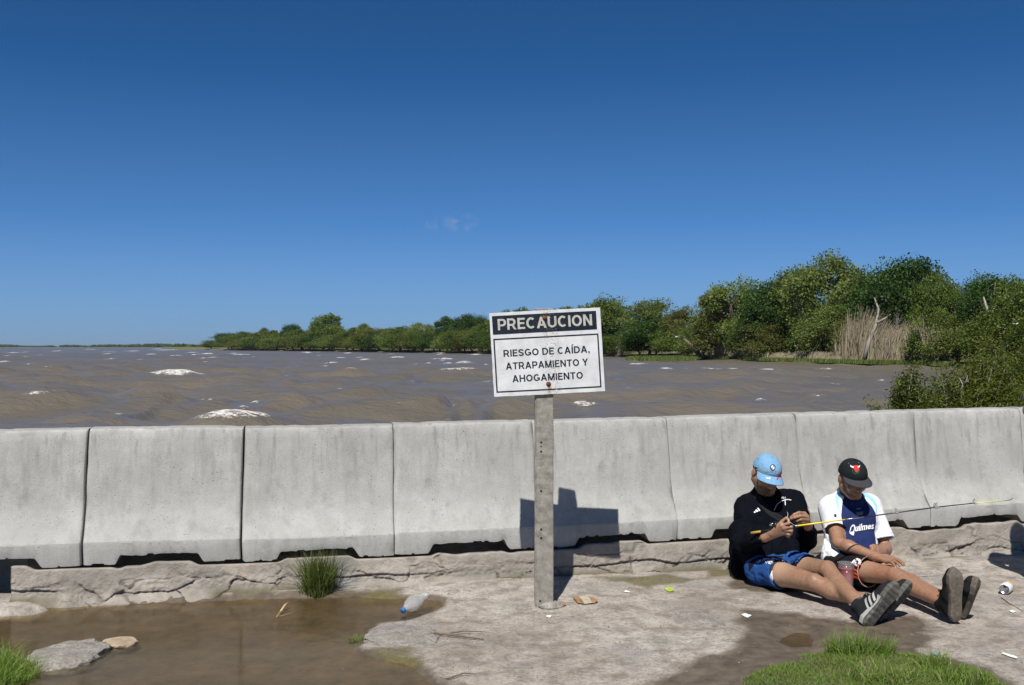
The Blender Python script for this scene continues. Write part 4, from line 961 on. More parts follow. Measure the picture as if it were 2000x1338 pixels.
# ------------------------------------------------------------ volumes for bodies and clothes (smooth unions of round cones, meshed as one surface)
class Field:
    def __init__(s, lo, hi, h):
        s.h = h; s.ax = [np.arange(lo[i], hi[i] + h, h, dtype=np.float32) for i in range(3)]
        s.D = np.full([len(a) for a in s.ax], .3, np.float32)
    def _box(s, lo, hi):
        sl = []
        for i in range(3):
            a = int(np.searchsorted(s.ax[i], lo[i])); b_ = int(np.searchsorted(s.ax[i], hi[i])); sl.append(slice(max(0, a - 1), min(len(s.ax[i]), b_ + 1)))
        return tuple(sl), [s.ax[0][sl[0]][:, None, None], s.ax[1][sl[1]][None, :, None], s.ax[2][sl[2]][None, None, :]]
    def _put(s, sl, d, k, sub):
        D = s.D[sl]
        if sub: s.D[sl] = np.maximum(D, -d); return
        if k > 0:
            h = np.maximum(k - np.abs(D - d), 0) / k; s.D[sl] = np.minimum(D, d) - h * h * k * .25
        else: s.D[sl] = np.minimum(D, d)
    def cone(s, a, b_, ra, rb=None, k=.02, sub=False):
        a = np.array(a, np.float32); b_ = np.array(b_, np.float32); rb = ra if rb is None else rb; m = max(ra, rb) + k + 2 * s.h
        sl, (x, y, z) = s._box(np.minimum(a, b_) - m, np.maximum(a, b_) + m)
        e = b_ - a; L2 = max(float(e @ e), 1e-9)
        t = np.clip(((x - a[0]) * e[0] + (y - a[1]) * e[1] + (z - a[2]) * e[2]) / L2, 0, 1)
        d = np.sqrt((x - a[0] - t * e[0]) ** 2 + (y - a[1] - t * e[1]) ** 2 + (z - a[2] - t * e[2]) ** 2) - (ra + t * (rb - ra))
        s._put(sl, d, k, sub)
    def chain(s, pts, rs, k=.02):
        for i in range(len(pts) - 1): s.cone(pts[i], pts[i + 1], rs[i], rs[i + 1], k)
    def ell(s, c, r, B=None, k=.02, sub=False):
        c = np.array(c, np.float32); r = np.array(r, np.float32); B = np.eye(3) if B is None else B; m = float(r.max()) + k + 2 * s.h
        sl, (x, y, z) = s._box(c - m, c + m); q = [(x - c[0]) * B[0, i] + (y - c[1]) * B[1, i] + (z - c[2]) * B[2, i] for i in range(3)]
        k0 = np.sqrt(sum((q[i] / r[i]) ** 2 for i in range(3))); k1 = np.sqrt(sum((q[i] / r[i] ** 2) ** 2 for i in range(3))) + 1e-6
        s._put(sl, k0 * (k0 - 1) / k1, k, sub)
    def cut(s, p, n):
        """remove what lies on the n side of the plane through p"""
        n = np.array(n, float); n /= np.linalg.norm(n)
        s.D = np.maximum(s.D, ((s.ax[0] - p[0]) * n[0])[:, None, None] + ((s.ax[1] - p[1]) * n[1])[None, :, None] + ((s.ax[2] - p[2]) * n[2])[None, None, :]).astype(np.float32)
    def mesh(s):
        D = s.D; I = D < 0
        cnt = sum(I[a:, b_:, c:][:D.shape[0] - 1, :D.shape[1] - 1, :D.shape[2] - 1].astype(np.int8) for a in (0, 1) for b_ in (0, 1) for c in (0, 1))
        act = np.argwhere((cnt > 0) & (cnt < 8)); idx = np.full(cnt.shape, -1, np.int32); idx[tuple(act.T)] = np.arange(len(act))
        cor = {(a, b_, c): D[act[:, 0] + a, act[:, 1] + b_, act[:, 2] + c] for a in (0, 1) for b_ in (0, 1) for c in (0, 1)}
        acc = np.zeros((len(act), 3)); n = np.zeros(len(act))
        for (a, va) in cor.items():
            for ax in range(3):
                if a[ax]: continue
                b_ = list(a); b_[ax] = 1; vb = cor[tuple(b_)]; x = (va < 0) != (vb < 0)
                t = np.where(x, va / np.where(x, va - vb, 1), 0); p = np.tile(np.array(a, float), (len(act), 1)); p[:, ax] += t
                acc += p * x[:, None]; n += x
        V = (act + acc / n[:, None]) * s.h + np.array([s.ax[i][0] for i in range(3)])
        F = []
        for ax in range(3):
            o1, o2 = (ax + 1) % 3, (ax + 2) % 3; A = np.moveaxis(I, ax, 0); e = np.argwhere(I.take(range(I.shape[ax] - 1), ax) != I.take(range(1, I.shape[ax]), ax))
            e = e[(e[:, o1] > 0) & (e[:, o2] > 0) & (e[:, o1] < D.shape[o1] - 1) & (e[:, o2] < D.shape[o2] - 1)]
            ins = I[tuple(e.T)]; q = []
            for d1, d2 in ((-1, -1), (0, -1), (0, 0), (-1, 0)):
                c = e.copy(); c[:, o1] += d1; c[:, o2] += d2; q.append(idx[tuple(c.T)])
            q = np.stack(q, 1); q[~ins] = q[~ins][:, ::-1]; F.append(q)
        return V, np.concatenate(F)
def relax(V, F, it=2, lam=.5):
    E = np.concatenate([F[:, [0, 1]], F[:, [1, 2]], F[:, [2, 3]], F[:, [3, 0]]]); n = len(V)
    for _ in range(it):
        acc = np.zeros_like(V); c = np.zeros(n); 
        for a, b_ in ((0, 1), (1, 0)):
            for i in range(3): acc[:, i] += np.bincount(E[:, a], V[E[:, b_], i], n)
            c += np.bincount(E[:, a], minlength=n)
        V = V + lam * (acc / np.maximum(c, 1)[:, None] - V)
    return V
def vnormals(V, F):
    a = np.cross(V[F[:, 2]] - V[F[:, 0]], V[F[:, 3]] - V[F[:, 1]]); Nn = np.zeros_like(V)
    for k in range(4):
        for i in range(3): Nn[:, i] += np.bincount(F[:, k], a[:, i], len(V))
    return Nn / np.maximum(np.linalg.norm(Nn, axis=1), 1e-12)[:, None]
def bounds(pts, m): pts = np.array(pts); return pts.min(0) - m, pts.max(0) + m
def to_px(V): return np.c_[CX + FPX * V[:, 0] / V[:, 1], HY + FPX * (EYE - V[:, 2]) / V[:, 1]]
def tree_of(V, F): return BVHTree.FromPolygons([tuple(v) for v in V], [tuple(map(int, f)) for f in F])
MISS = set()
def drape(bvh, pts_px, lift):
    """points of a flat emblem, given in photo pixels, laid on the cloth they are printed on"""
    out = []; o = Vector((0, 0, EYE)); last = 6.2; MISS.clear()
    for x, y in pts_px:
        d = Vector(((x - CX) / FPX, 1, (HY - y) / FPX)).normalized(); h, n, i, ds = bvh.ray_cast(o, d)
        if h is None: MISS.add(len(out)); out.append(np.array(P(x, y, last)))
        else:
            last = h.y; n = n if n.dot(d) < 0 else -n; out.append(np.array(h + n * lift))
    return np.array(out)
def decal(name, bvh, polys, m, parent, lift=.0025, step=3.0):
    """flat print: each polygon (photo pixels) cut into small cells and laid on the cloth"""
    V = []; F = []
    for poly in polys:
        bm = bmesh.new(); bm.faces.new([bm.verts.new((x, y, 0)) for x, y in poly]); bmesh.ops.triangulate(bm, faces=bm.faces[:])
        for _ in range(4):
            es = [e for e in bm.edges if e.calc_length() > step]
            if not es: break
            bmesh.ops.subdivide_edges(bm, edges=es, cuts=1); bmesh.ops.triangulate(bm, faces=bm.faces[:])
        bm.verts.index_update(); q = drape(bvh, [(v.co.x, v.co.y) for v in bm.verts], lift); o = len(V); V += list(q); ys = q[:, 1]; F += [tuple(v.index + o for v in f.verts) for f in bm.faces if not any(v.index in MISS for v in f.verts) and max(ys[v.index] for v in f.verts) - min(ys[v.index] for v in f.verts) < .07]; bm.free()
    return mk(name, V, F, m, parent, False)
def text_decal(name, bvh, txt, bold, org, xd, yd, m, parent, lift=.003, shear=0.0):
    V2, F2 = text_mesh(txt, bold); x0, x1 = V2[:, 0].min(), V2[:, 0].max(); u = (V2[:, 0] - x0) / (x1 - x0) + shear * V2[:, 1]; v = V2[:, 1] / .72
    q = np.array(org) + u[:, None] * np.array(xd) + v[:, None] * np.array(yd)
    return mk(name, drape(bvh, q, lift), F2, m, parent, False)

# ------------------------------------------------------------ cloth and skin
def m_skin(name, base, lip, beard):
    t = NT(name); c = t.noise(t.pos(), 60, 4); hr = t.noise(t.map(t.pos(), (1, .5, 1)), 420, 2)
    col = t.ramp(c, [(.3, tuple(x * .78 for x in base)), (.7, tuple(x * 1.1 for x in base))]); col = t.mix(t.ramp(t.noise(t.pos(), 16, 4), [(.48, 0.), (.7, .5)]), col, (base[0] * 1.02, base[1] * .74, base[2] * .68))
    col = t.mix(t.attr('lip').outputs['Fac'], col, lip); col = t.mix(t.attr('hair').outputs['Fac'], col, beard)
    col = t.mix(t.math('MULTIPLY', t.attr('leg').outputs['Fac'], t.ramp(hr, [(.46, 0.), (.62, .7)])), col, tuple(x * .35 for x in base))
    col = t.mix(t.math('MULTIPLY', t.attr('pale').outputs['Fac'], .65), col, tuple(min(.8, x * y) for x, y in zip(base, (1.35, 1.55, 1.75))))
    b_ = t.bsdf(col, .44, t.bump(c, .1, .003), .45, Subsurface_Weight=.08, Subsurface_Scale=.01)
    M[name] = t.done(b_)
m_skin('skin_a', (.325, .187, .116), (.3, .1, .08), (.05, .035, .025)); m_skin('skin_b', (.305, .165, .1), (.28, .1, .075), (.07, .045, .03))
def m_cloth(name, col, attrs=(), rough=.85, weave=700, wr=26, spec=.1):
    """plain cloth; attrs: (attribute, colour) printed where the attribute (a signed distance in mm) is negative"""
    t = NT(name); v = t.pos(); n = t.noise(v, wr, 4, .6); c = t.ramp(n, [(.3, tuple(x * .85 for x in col)), (.7, tuple(min(.9, x * 1.1) for x in col))])
    for a, cc in attrs: c = t.mix(t.ramp(t.math('ADD', t.math('MULTIPLY', t.attr(a).outputs['Fac'], .25), .5), [(.46, 1.), (.54, 0.)]), c, cc)
    M[name] = t.done(t.bsdf(c, rough, t.bump(n, .5, .012), spec))
m_cloth('jacket_black', (.0045, .0052, .0085), rough=.95, spec=.04); m_cloth('strap_grey', (.016, .017, .018)); m_cloth('shorts_blue', (.02, .07, .225), (('panel', (.012, .014, .025)),))
m_cloth('liner_black', (.035, .036, .045), (('white', (.72, .73, .78)),)); m_cloth('cap_blue', (.175, .335, .51), (('band', (.17, .27, .33)),), wr=60); m_cloth('cap_black', (.013, .017, .019), wr=60); m_cloth('bill_grey', (.045, .047, .053), wr=60)
m_cloth('shirt', (.72, .73, .76), (('navy', (.017, .028, .095)), ('sky', (.3, .58, .85)),)); m_cloth('collar_navy', (.03, .035, .055)); m_cloth('shorts_black', (.011, .011, .014), (('orange', (.62, .085, .018)),))
m_cloth('print_white', (.75, .75, .75)); m_cloth('print_red', (.5, .045, .04)); m_cloth('print_green', (.01, .12, .085)); m_cloth('print_navy', (.02, .03, .06)); m_cloth('print_grey', (.3, .29, .26)); m_cloth('print_blue', (.12, .3, .42)); m_cloth('piping', (.55, .3, .27)); m_cloth('print_pattern', (.62, .64, .7), wr=300)
m_cloth('shoe_upper', (.018, .019, .021), (('stripe', (.42, .42, .4)),)); m_cloth('shoe_black', (.014, .014, .014)); m_cloth('sock', (.06, .07, .12)); m_cloth('hair_dark', (.012, .01, .008)); m_cloth('shoe_pale', (.36, .36, .34))
def m_sole(name, lo, hi, groove, gs):
    t = NT(name); v = t.attr('lc').outputs['Vector']; n = t.noise(v, 45, 5, .65); w = t.n('TexWave', Vector=t.map(v, (1, .25, 1)), Scale=groove, Distortion=7., Detail=2.).outputs['Fac']
    c = t.ramp(n, [(.3, lo), (.7, hi)]); c = t.mix(t.ramp(w, [(.2, gs), (.4, 0.)]), c, tuple(x * .35 for x in lo))
    M[name] = t.done(t.bsdf(c, .9, t.bump(t.math('ADD', t.noise(v, 110, 5, .7), t.math('MULTIPLY', w, gs)), .9, .008), .15))
m_sole('sole_grey', (.075, .072, .063), (.17, .165, .145), 9., .35); m_sole('sole_mud', (.085, .072, .057), (.19, .165, .133), 9., .0)

def wrinkle(V, F, amp, sc, seed, k=None):
    """cloth folds: stretched ridges pushed along the normals"""
    q = np.array(V) * sc; n = fbm(q + .6 * fbm(q * .7, seed + 4, 2)[:, None], seed, 3); r = 1 - np.abs(n) * 2.2
    w = amp * (r - .5)
    if k is not None: w = w * k
    return V + vnormals(V, F) * w[:, None]

def head_parts(f, c, B, k=.02):
    L = lambda x, y, z: c + B @ np.array([x, y, z])
    f.ell(L(0, -.01, .035), (.074, .094, .083), B, .02); f.ell(L(0, .03, -.03), (.061, .068, .083), B, .03)
    f.ell(L(0, .07, -.098), (.026, .022, .02), B, .03); f.cone(L(-.034, .084, .018), L(.034, .084, .018), .014, k=.015)
    for sx in (-1, 1):
        f.ell(L(sx * .037, .072, -.03), (.024, .022, .026), B, .02); f.cone(L(sx * .058, -.005, -.06), L(sx * .025, .06, -.102), .022, .018, .03)
        f.ell(L(sx * .031, .105, -.002), (.017, .018, .011), B, sub=True); f.ell(L(sx * .031, .085, -.002), (.0125, .0125, .0125), B, .004)
        f.ell(L(sx * .077, -.012, -.012), (.011, .022, .034), B, .008)
    f.cone(L(0, .094, .006), L(0, .116, -.032), .009, .0125, .012); f.cone(L(-.012, .106, -.036), L(.012, .106, -.036), .008, k=.01)
    f.cone(L(-.02, .094, -.06), L(.02, .094, -.06), .0065, k=.006); f.cone(L(-.017, .094, -.071), L(.017, .094, -.071), .007, k=.005)
def head_attrs(V, c, B, beard):
    q = (V - c) @ B; inh = np.linalg.norm(q, axis=1) < .19
    lip = np.exp(-(q[:, 0] / .022) ** 2 - ((q[:, 2] + .065) / .009) ** 2) * (q[:, 1] > .08) * inh
    brow = np.exp(-((np.abs(q[:, 0]) - .033) / .02) ** 2 - ((q[:, 2] - .022) / .006) ** 2) * (q[:, 1] > .06)
    br = sstep(-.03, -.06, q[:, 2]) * sstep(-.03, .01, q[:, 1]) * sstep(-.13, -.1, q[:, 2]) * beard * inh
    back = sstep(.0, -.03, q[:, 1]) * sstep(-.055, -.03, q[:, 2]) * (np.abs(q[:, 0]) < .074) * inh
    return lip * .8, np.clip(np.maximum.reduce([brow * .9, br, back]), 0, 1) * inh
def cap(parent, c, B, mt, bill, flat, label):
    """six-panel crown with a bill"""
    L = lambda q: np.array(c) + np.asarray(q) @ B.T
    na, nb = 72, 22; V = []; fl = .004 if flat else .02
    for j in range(nb + 1):
        ph = math.pi / 2 * (1 - j / nb) if j < nb else -.0
        for i in range(na):
            a = 2 * math.pi * i / na; x, y = math.cos(a), math.sin(a); sq = 1.0 + .06 * max(0, y) * math.sin(2 * ph)
            cr, h = math.cos(ph), math.sin(ph); g = 1 - .012 * math.exp(-((((a / (math.pi / 3)) % 1) - .5) / .04) ** 2) * cr
            V.append((x * .088 * cr ** .82 * g, y * (.111 if y > 0 else .104) * cr ** .82 * sq * g - .008, .026 + fl * max(0, y) * (1 - h) + h * .094 * g - .012 * (y < 0) * y * y * (1 - h)))
    V = np.array(V); F = [tuple(f) for f in grid_faces(nb + 1, na, True)]
    # a turned-in lower edge gives the cloth its thickness
    n0 = len(V); inn = V[nb * na:(nb + 1) * na] * [.955, .955, 1] + [0, 0, .004]; V = np.r_[V, inn]
    F += [(nb * na + i, nb * na + (i + 1) % na, n0 + (i + 1) % na, n0 + i) for i in range(na)]
    band = (V[:, 2] - .055) * 1000. + 30 * (V[:, 1] < .02)
    o = mk('cap', L(V), F, mt, parent, True, {'band': band}); o['label'] = label
    Vb = []; ang = np.linspace(-1.2, 1.2, 33); nr = 12
    for s_ in (0, 1):
        for a in ang:
            bx, by = math.sin(a) * .089, math.cos(a) * .113 - .008
            for r in np.linspace(0, 1, nr):
                ext = .074 * math.cos(a * .95) ** (.5 if flat else .75) * r
                Vb.append((bx * (1 + .1 * r), by - .006 + ext, .029 + fl * math.cos(a) - .012 * r - (.008 if flat else .03) * (bx / .088) ** 2 * (.35 + .65 * r) - .0035 * s_))
    n1 = len(ang) * nr; g = grid_faces(len(ang), nr); Fb = [tuple(q) for q in g[:, ::-1]] + [tuple(q + n1) for q in g]
    ring = [i * nr for i in range(len(ang))] + [(len(ang) - 1) * nr + j for j in range(1, nr)] + [i * nr + nr - 1 for i in range(len(ang) - 2, -1, -1)] + list(range(nr - 2, 0, -1))
    Fb += [(ring[k - 1], ring[k], ring[k] + n1, ring[k - 1] + n1) for k in range(len(ring))]
    mk('bill', L(np.array(Vb)), Fb, bill, o, True, {'band': np.full(len(Vb), 50.)})
    Vk, Fk = lathe([(.001, .006), (.006, .005), (.008, .001), (.008, -.004)], 10); mk('button', L(Vk + [0, -.008, .119]), Fk, mt, o, True, {'band': np.full(len(Vk), 50.)})
    bv = tree_of(np.r_[L(V), L(np.array(Vb))], F + [tuple(int(x) + len(V) for x in f) for f in Fb])
    return o, bv
def shoe(parent, A, T, Nn, upper, sole, sx, stripes, label, pale=None):
    """A ankle joint, T towards the toe, Nn towards the sole, sx the outer side"""
    T = np.array(T, float); T /= np.linalg.norm(T); Nn = np.array(Nn, float); Nn -= T * (Nn @ T); Nn /= np.linalg.norm(Nn); Wd = np.cross(Nn, T) * sx; A = np.array(A, float)
    L = lambda t, w, n: A + T * t + Wd * w + Nn * n
    o = thing_part('shoe', parent); o['label'] = label
    ends = [L(t, w, n) for t in (-.09, .24) for w in (-.07, .07) for n in (-.08, .12)]; f = Field(*bounds(ends, .01), .0045)
    f.cone(L(-.028, 0, .04), L(.06, 0, .046), .04, .041, .03)
    for w in (-.016, .014): f.cone(L(.06, w, .048), L(.145, w * 1.15, .05), .034, .031, .03); f.cone(L(.145, w * 1.15, .05), L(.188, w * .5, .052), .031, .025, .02)
    f.cone(L(.0, 0, .01), L(-.012, 0, -.035), .046, .044, .03); f.cone(L(.05, 0, .02), L(.11, 0, .035), .03, .026, .03); f.cone(L(.035, 0, -.02), L(.055, 0, -.038), .024, .014, .015)
    f.cut(L(0, 0, .072), Nn); f.cone(L(-.006, 0, .01), L(-.03, 0, -.12), .037, .037, sub=True)
    V, F = f.mesh(); V = relax(V, F, 2); q = np.c_[(V - A) @ T, (V - A) @ Wd, (V - A) @ Nn]
    st = np.full(len(V), 50.)
    if stripes:
        for k in range(3):
            x = q[:, 0] - (.035 + .03 * k) - (q[:, 2] - .03) * -.55; st = np.minimum(st, np.where((q[:, 1] > .008) & (q[:, 2] > .0) & (q[:, 2] < .07), (np.abs(x) - .0075) * 1000, 50))
    mk('upper', V, F, upper, o, True, {'stripe': st, 'lc': q})
    # outsole: an outline with a waist, built up in layers
    tt = np.linspace(-.078, .222, 40); w0 = np.interp(tt, [-.078, -.07, -.04, .02, .08, .14, .185, .212, .222], [.006, .022, .036, .034, .036, .047, .042, .022, .004])
    out = [(t, w) for t, w in zip(tt, w0)] + [(t, -w * .92) for t, w in zip(tt[::-1], w0[::-1])]; m = len(out); layers = [(.96, .064), (1.02, .067), (1.04, .075), (1.03, .084), (1.03, .09), (.97, .095), (.9, .096)]
    Vs = []; lc = []
    for g, n in layers:
        for k, (t, w) in enumerate(out):
            rock = .012 * max(0, (t - .14) / .08) ** 2 + .008 * max(0, (-.04 - t) / .04) ** 2; wob = .0
            Vs.append(L((t - .07) * (1 + (g - 1) * .4) + .07, w * g + wob, n - rock)); lc.append((t, w, n))
    Fs = [tuple(q_) for q_ in grid_faces(len(layers), m, True)]
    lo = (len(layers) - 1) * m; nh = m // 2
    for a in range(nh - 1): Fs.append((lo + a, lo + a + 1, lo + m - 2 - a, lo + m - 1 - a)); Fs.append((m - 1 - a, m - 2 - a, a + 1, a))
    so_ = mk('sole', np.array(Vs), Fs, sole, o, False, {'lc': np.array(lc)}); bm = bmesh.new(); bm.from_mesh(so_.data); bmesh.ops.recalc_face_normals(bm, faces=bm.faces[:]); bm.to_mesh(so_.data); bm.free()
    if pale:
        Vp = []; nn = 26
        for t in np.linspace(-.07, .11, nn):
            w = np.interp(t, tt, w0) * 1.07
            for n, ww in ((.05, .97), (.058, 1.04), (.075, 1.05), (.08, 1.02)): Vp.append(L(t, w * ww + .0025, n - .004 * math.sin((t + .07) * 30)))
        mk('midsole', np.array(Vp), grid_faces(nn, 4), pale, o, True)
    mb = MB(); rs = np.random.default_rng(int(abs(A[0]) * 1000))
    for k in range(5):
        t = .045 + .02 * k; mb.tube([L(t, -.026, .02 + .004 * k), L(t + .006, 0, -.008 + .007 * k), L(t, .026, .02 + .004 * k)], .003, 5)
    mb.tube([L(.05, .0, -.012), L(.06, .02, -.035), L(.075, .035, -.02), L(.08, .03, .005)], .0028, 5); mb.tube([L(.05, 0, -.012), L(.07, -.02, -.03), L(.08, -.035, -.01)], .0028, 5)
    mb.build('lace', upper if not stripes else M['shoe_black'], o, attrs=None)
    return o
def thing_part(name, parent):
    o = link(name, None, None, parent); o.empty_display_size = .05; WL[o.name] = WL[parent.name]; return o

def limbs(f, J, s='', fat=1.):
    """arms, legs, trunk and neck of one body"""
    for a in ('R', 'L'):
        f.cone(J['sh' + a], J['el' + a], .05 * fat, .038 * fat, .03); w = J['wr' + a]; e = J['el' + a]; f.chain([e, e + (w - e) * .3, w], [.037 * fat, .041 * fat, .0255], .02)
        h, k, an = J['hip' + a], J['kn' + a], J['an' + a]; f.chain([h, h + (k - h) * .4, k], [.084 * fat, .074 * fat, .052 * fat], .012)
        sh = an - k; dn = np.array([0, 0, -1.]); f.chain([k, k + sh * .3 + dn * .012, an], [.048 * fat, .05 * fat, .033], .012); f.cone(k + [0, -.012, .012], k + sh * .1 + [0, -.005, .01], .044 * fat, .038, .012)
        f.cone(an, J['an' + a] + J['N' + a] * .05, .034, .03, .02); f.cone(an + J['N' + a] * .05, an + J['N' + a] * .06 + J['T' + a] * .13, .03, .025, .02)
    p, b_, c_, s_ = J['pel'], J['bel'], J['che'], J['sho']; ax = J['shR'] - J['shL']; ax = ax / np.linalg.norm(ax)
    f.cone(p - ax * .07, p + ax * .07, .105, k=.05); f.cone(b_ - ax * .06, b_ + ax * .06, .095, k=.06); f.cone(c_ - ax * .08, c_ + ax * .08, .1, k=.07); f.cone(s_ - ax * .115 - [0, 0, .012], s_ + ax * .115 - [0, 0, .012], .048, k=.06)
    f.cone(s_, J['nk'], .062, .054, .04); f.cone(J['nk'], J['hd'] + J['B'] @ np.array([0, -.025, -.03]), .054, .05, .03)
def hand(f, wr, kn, fingers, thumb):
    for k in kn: f.cone(wr, k, .022, .0125, .012)
    for i in range(3): f.cone(kn[i], kn[i + 1], .0125, k=.006)
    for k, ch in zip(kn, fingers): f.chain([k] + ch, [.0105, .0095, .0085, .0072][:len(ch) + 1], .0035)
    f.chain(thumb, [.016, .0125, .0105, .0085][:len(thumb)], .006)
def rot_head(yaw, pitch, roll):
    y, p, r = R_(yaw), R_(pitch), R_(roll); fwd = np.array([math.cos(p) * math.sin(y), -math.cos(p) * math.cos(y), math.sin(p)]); B = basis(fwd); c, s_ = math.cos(r), math.sin(r)
    return B @ np.array([[c, 0, -s_], [0, 1, 0], [s_, 0, c]])
def cyl(a, b_, px): return None

# ------------------------------------------------------------ man in the blue cap
def man_a():
    base = np.array([1.69, 6.3, 0.]); o = thing('person', 'man in light blue cap, black jacket and blue shorts, handling a fishing rod', 'person', base)
    J = dict(pel=np.array([1.674, 6.33, .115]), bel=np.array([1.68, 6.41, .24]), che=np.array([1.69, 6.50, .38]), sho=np.array([1.70, 6.565, .485]), nk=np.array([1.672, 6.535, .575]), hd=P(1496, 925, 6.43) + [0, 0, .006],
             shR=np.array([1.535, 6.52, .47]), shL=np.array([1.872, 6.60, .495]), elR=P(1449, 1060, 6.33), wrR=P(1494, 1050, 6.09), elL=P(1574, 1054, 6.40), wrL=P(1578, 1028, 6.18),
             hipR=np.array([1.586, 6.30, .105]), hipL=np.array([1.764, 6.36, .108]), knR=P(1590, 1138, 5.88), knL=P(1616, 1113, 5.94), anR=np.array([2.03, 5.57, .075]), anL=np.array([1.935, 5.475, .077]))
    TL, NL = np.array([.6, -.05, .8]), np.array([.3, -.9, -.3]); TR, NR = np.array([.65, .0, .76]), np.array([.6, -.7, -.35])
    nz = lambda v: v / np.linalg.norm(v)
    J['TL'] = nz(TL); J['NL'] = nz(NL - nz(TL) * (NL @ nz(TL))); J['TR'] = nz(TR); J['NR'] = nz(NR - nz(TR) * (NR @ nz(TR)))
    J['B'] = B = rot_head(10, -31, 8)
    f = Field((1.36, 5.28, -.02), (2.2, 6.78, .86), .005); limbs(f, J); head_parts(f, J['hd'], B)
    q = lambda *p: [P(*x) for x in p]
    hand(f, J['wrR'], q((1526, 1026, 5.985), (1531, 1031, 5.98), (1533, 1036, 5.99), (1531, 1041, 6.0)),
         [q((1541, 1022, 5.965), (1540, 1015, 5.98), (1537, 1012, 5.995)), q((1546, 1029, 5.975), (1547, 1036, 5.995), (1541, 1037, 6.02)), q((1546, 1037, 5.98), (1545, 1043, 6.0), (1539, 1042, 6.02)), q((1541, 1044, 5.99), (1540, 1048, 6.01), (1535, 1046, 6.02))],
         q((1506, 1042, 6.04), (1518, 1028, 6.01), (1528, 1018, 6.0), (1536, 1011, 5.99)))
    hand(f, J['wrL'], q((1571, 1003, 6.08), (1576, 1009, 6.08), (1577, 1015, 6.085), (1576, 1020, 6.095)),
         [q((1561, 1001, 6.05), (1551, 1005, 6.04), (1546, 1009, 6.05)), q((1563, 1008, 6.04), (1552, 1011, 6.03), (1545, 1014, 6.045)), q((1564, 1014.5, 6.045), (1556, 1017, 6.045), (1553, 1018.5, 6.065)), q((1566, 1020, 6.06), (1560, 1022, 6.06), (1558, 1023, 6.08))],
         q((1573, 1020, 6.14), (1561, 1013, 6.1), (1550, 1010, 6.07), (1544, 1011, 6.055)))
    V, F = f.mesh(); V = relax(V, F, 1, .4); lip, hair = head_attrs(V, J['hd'], B, .75)
    leg = ((V[:, 1] < 6.2) & (V[:, 2] < .3) & (V[:, 1] > 5.6)).astype(float); tR = ((V - J['hipR']) @ (J['knR'] - J['hipR'])) / np.sum((J['knR'] - J['hipR']) ** 2)
    mk('body', V, F, M['skin_a'], o, True, {'lip': lip, 'hair': hair, 'leg': leg * .8, 'pale': sstep(.75, .45, tR) * leg})
    # hair at the temples and nape
    f = Field(*bounds([J['hd'] - .13, J['hd'] + .13], 0), .004); L = lambda x, y, z: J['hd'] + B @ np.array([x, y, z]); f.ell(L(0, -.018, .022), (.081, .095, .07), B, 0); f.cut(L(0, .012, -.02), B @ np.array([0, 1., .55])); f.cut(L(0, 0, -.045), B @ np.array([0, -.3, -1.]))
    Vh, Fh = f.mesh(); Vh = wrinkle(Vh, Fh, .003, 90, 3); mk('hair', Vh, Fh, M['hair_dark'], o)
    # jacket
    f = Field((1.34, 6.0, -.01), (2.08, 6.84, .66), .006); ax = nz(J['shR'] - J['shL'])
    f.cone(J['pel'] - ax * .09 + [0, .05, .07], J['pel'] + ax * .09 + [0, .05, .07], .108, k=.05); f.cone(J['bel'] - ax * .1, J['bel'] + ax * .1, .115, k=.06); f.cone(J['che'] - ax * .12, J['che'] + ax * .12, .115, k=.06); f.cone(J['sho'] - ax * .13 - [0, 0, .015], J['sho'] + ax * .13 - [0, 0, .015], .066, k=.06); [f.cone(J['nk'] - [0, -.02, .045], J['sh' + a] + [0, .01, .0], .062, .056, .05) for a in 'RL']
    f.cone(J['nk'] - [0, -.01, .06], J['nk'] - [0, -.012, .0], .092, .07, .04); f.cone(np.array([1.50, 6.55, .3]), np.array([1.51, 6.50, .06]), .075, .08, .05); f.cone(np.array([1.85, 6.5, .2]), np.array([1.83, 6.42, .14]), .07, .07, .05)
    for a in ('R', 'L'):
        e, w, s_ = J['el' + a], J['wr' + a], J['sh' + a]; f.cone(s_ - [0, 0, .01], e, .066, .06, .04); f.chain([e, e + (w - e) * .45, w], [.058, .052, .038], .03)
    for a, t0 in (('R', 1.), ('L', 1.02)):
        e, w = J['el' + a], J['wr' + a]; d = nz(w - e); p = e + (w - e) * (t0 - .02); f.cone(p + d * .035, p + d * .1, .05, k=0, sub=True); f.cone(p - d * .02, p + d * .1, .034, .04, sub=True)
    f.cone(J['nk'] + [0, -.005, -.03], J['hd'] + [0, .02, .02], .056, .085, sub=True); f.cut((0, 0, .012), (0, 0, -1))
    Vj, Fj = f.mesh(); Vj = relax(Vj, Fj, 2); Vj = wrinkle(Vj, Fj, .013, 9, 5); jk = mk('jacket', Vj, Fj, M['jacket_black'], o); bv = tree_of(Vj, Fj)
    decal('chest_logo', bv, [[(1472, 1000), (1474.5, 999), (1476.5, 1001), (1473, 1002)], [(1474.6, 997), (1477.8, 995.4), (1481.3, 999.3), (1477.6, 1000.6)], [(1478.6, 993), (1480.8, 992), (1485, 997.6), (1482.4, 998.8)]], M['print_white'], jk)
    text_decal('chest_word', bv, 'FILA', .02, (1526, 974.5), (8.5, -.8), (0, -4), M['print_white'], jk, shear=.1)
    def strip(pts, w): 
        pts = np.array(pts, float); d = np.gradient(pts, axis=0); nn = np.c_[-d[:, 1], d[:, 0]]; nn /= np.linalg.norm(nn, axis=1)[:, None]; return [tuple(x) for x in (pts + nn * w)] + [tuple(x) for x in (pts - nn * w)[::-1]]
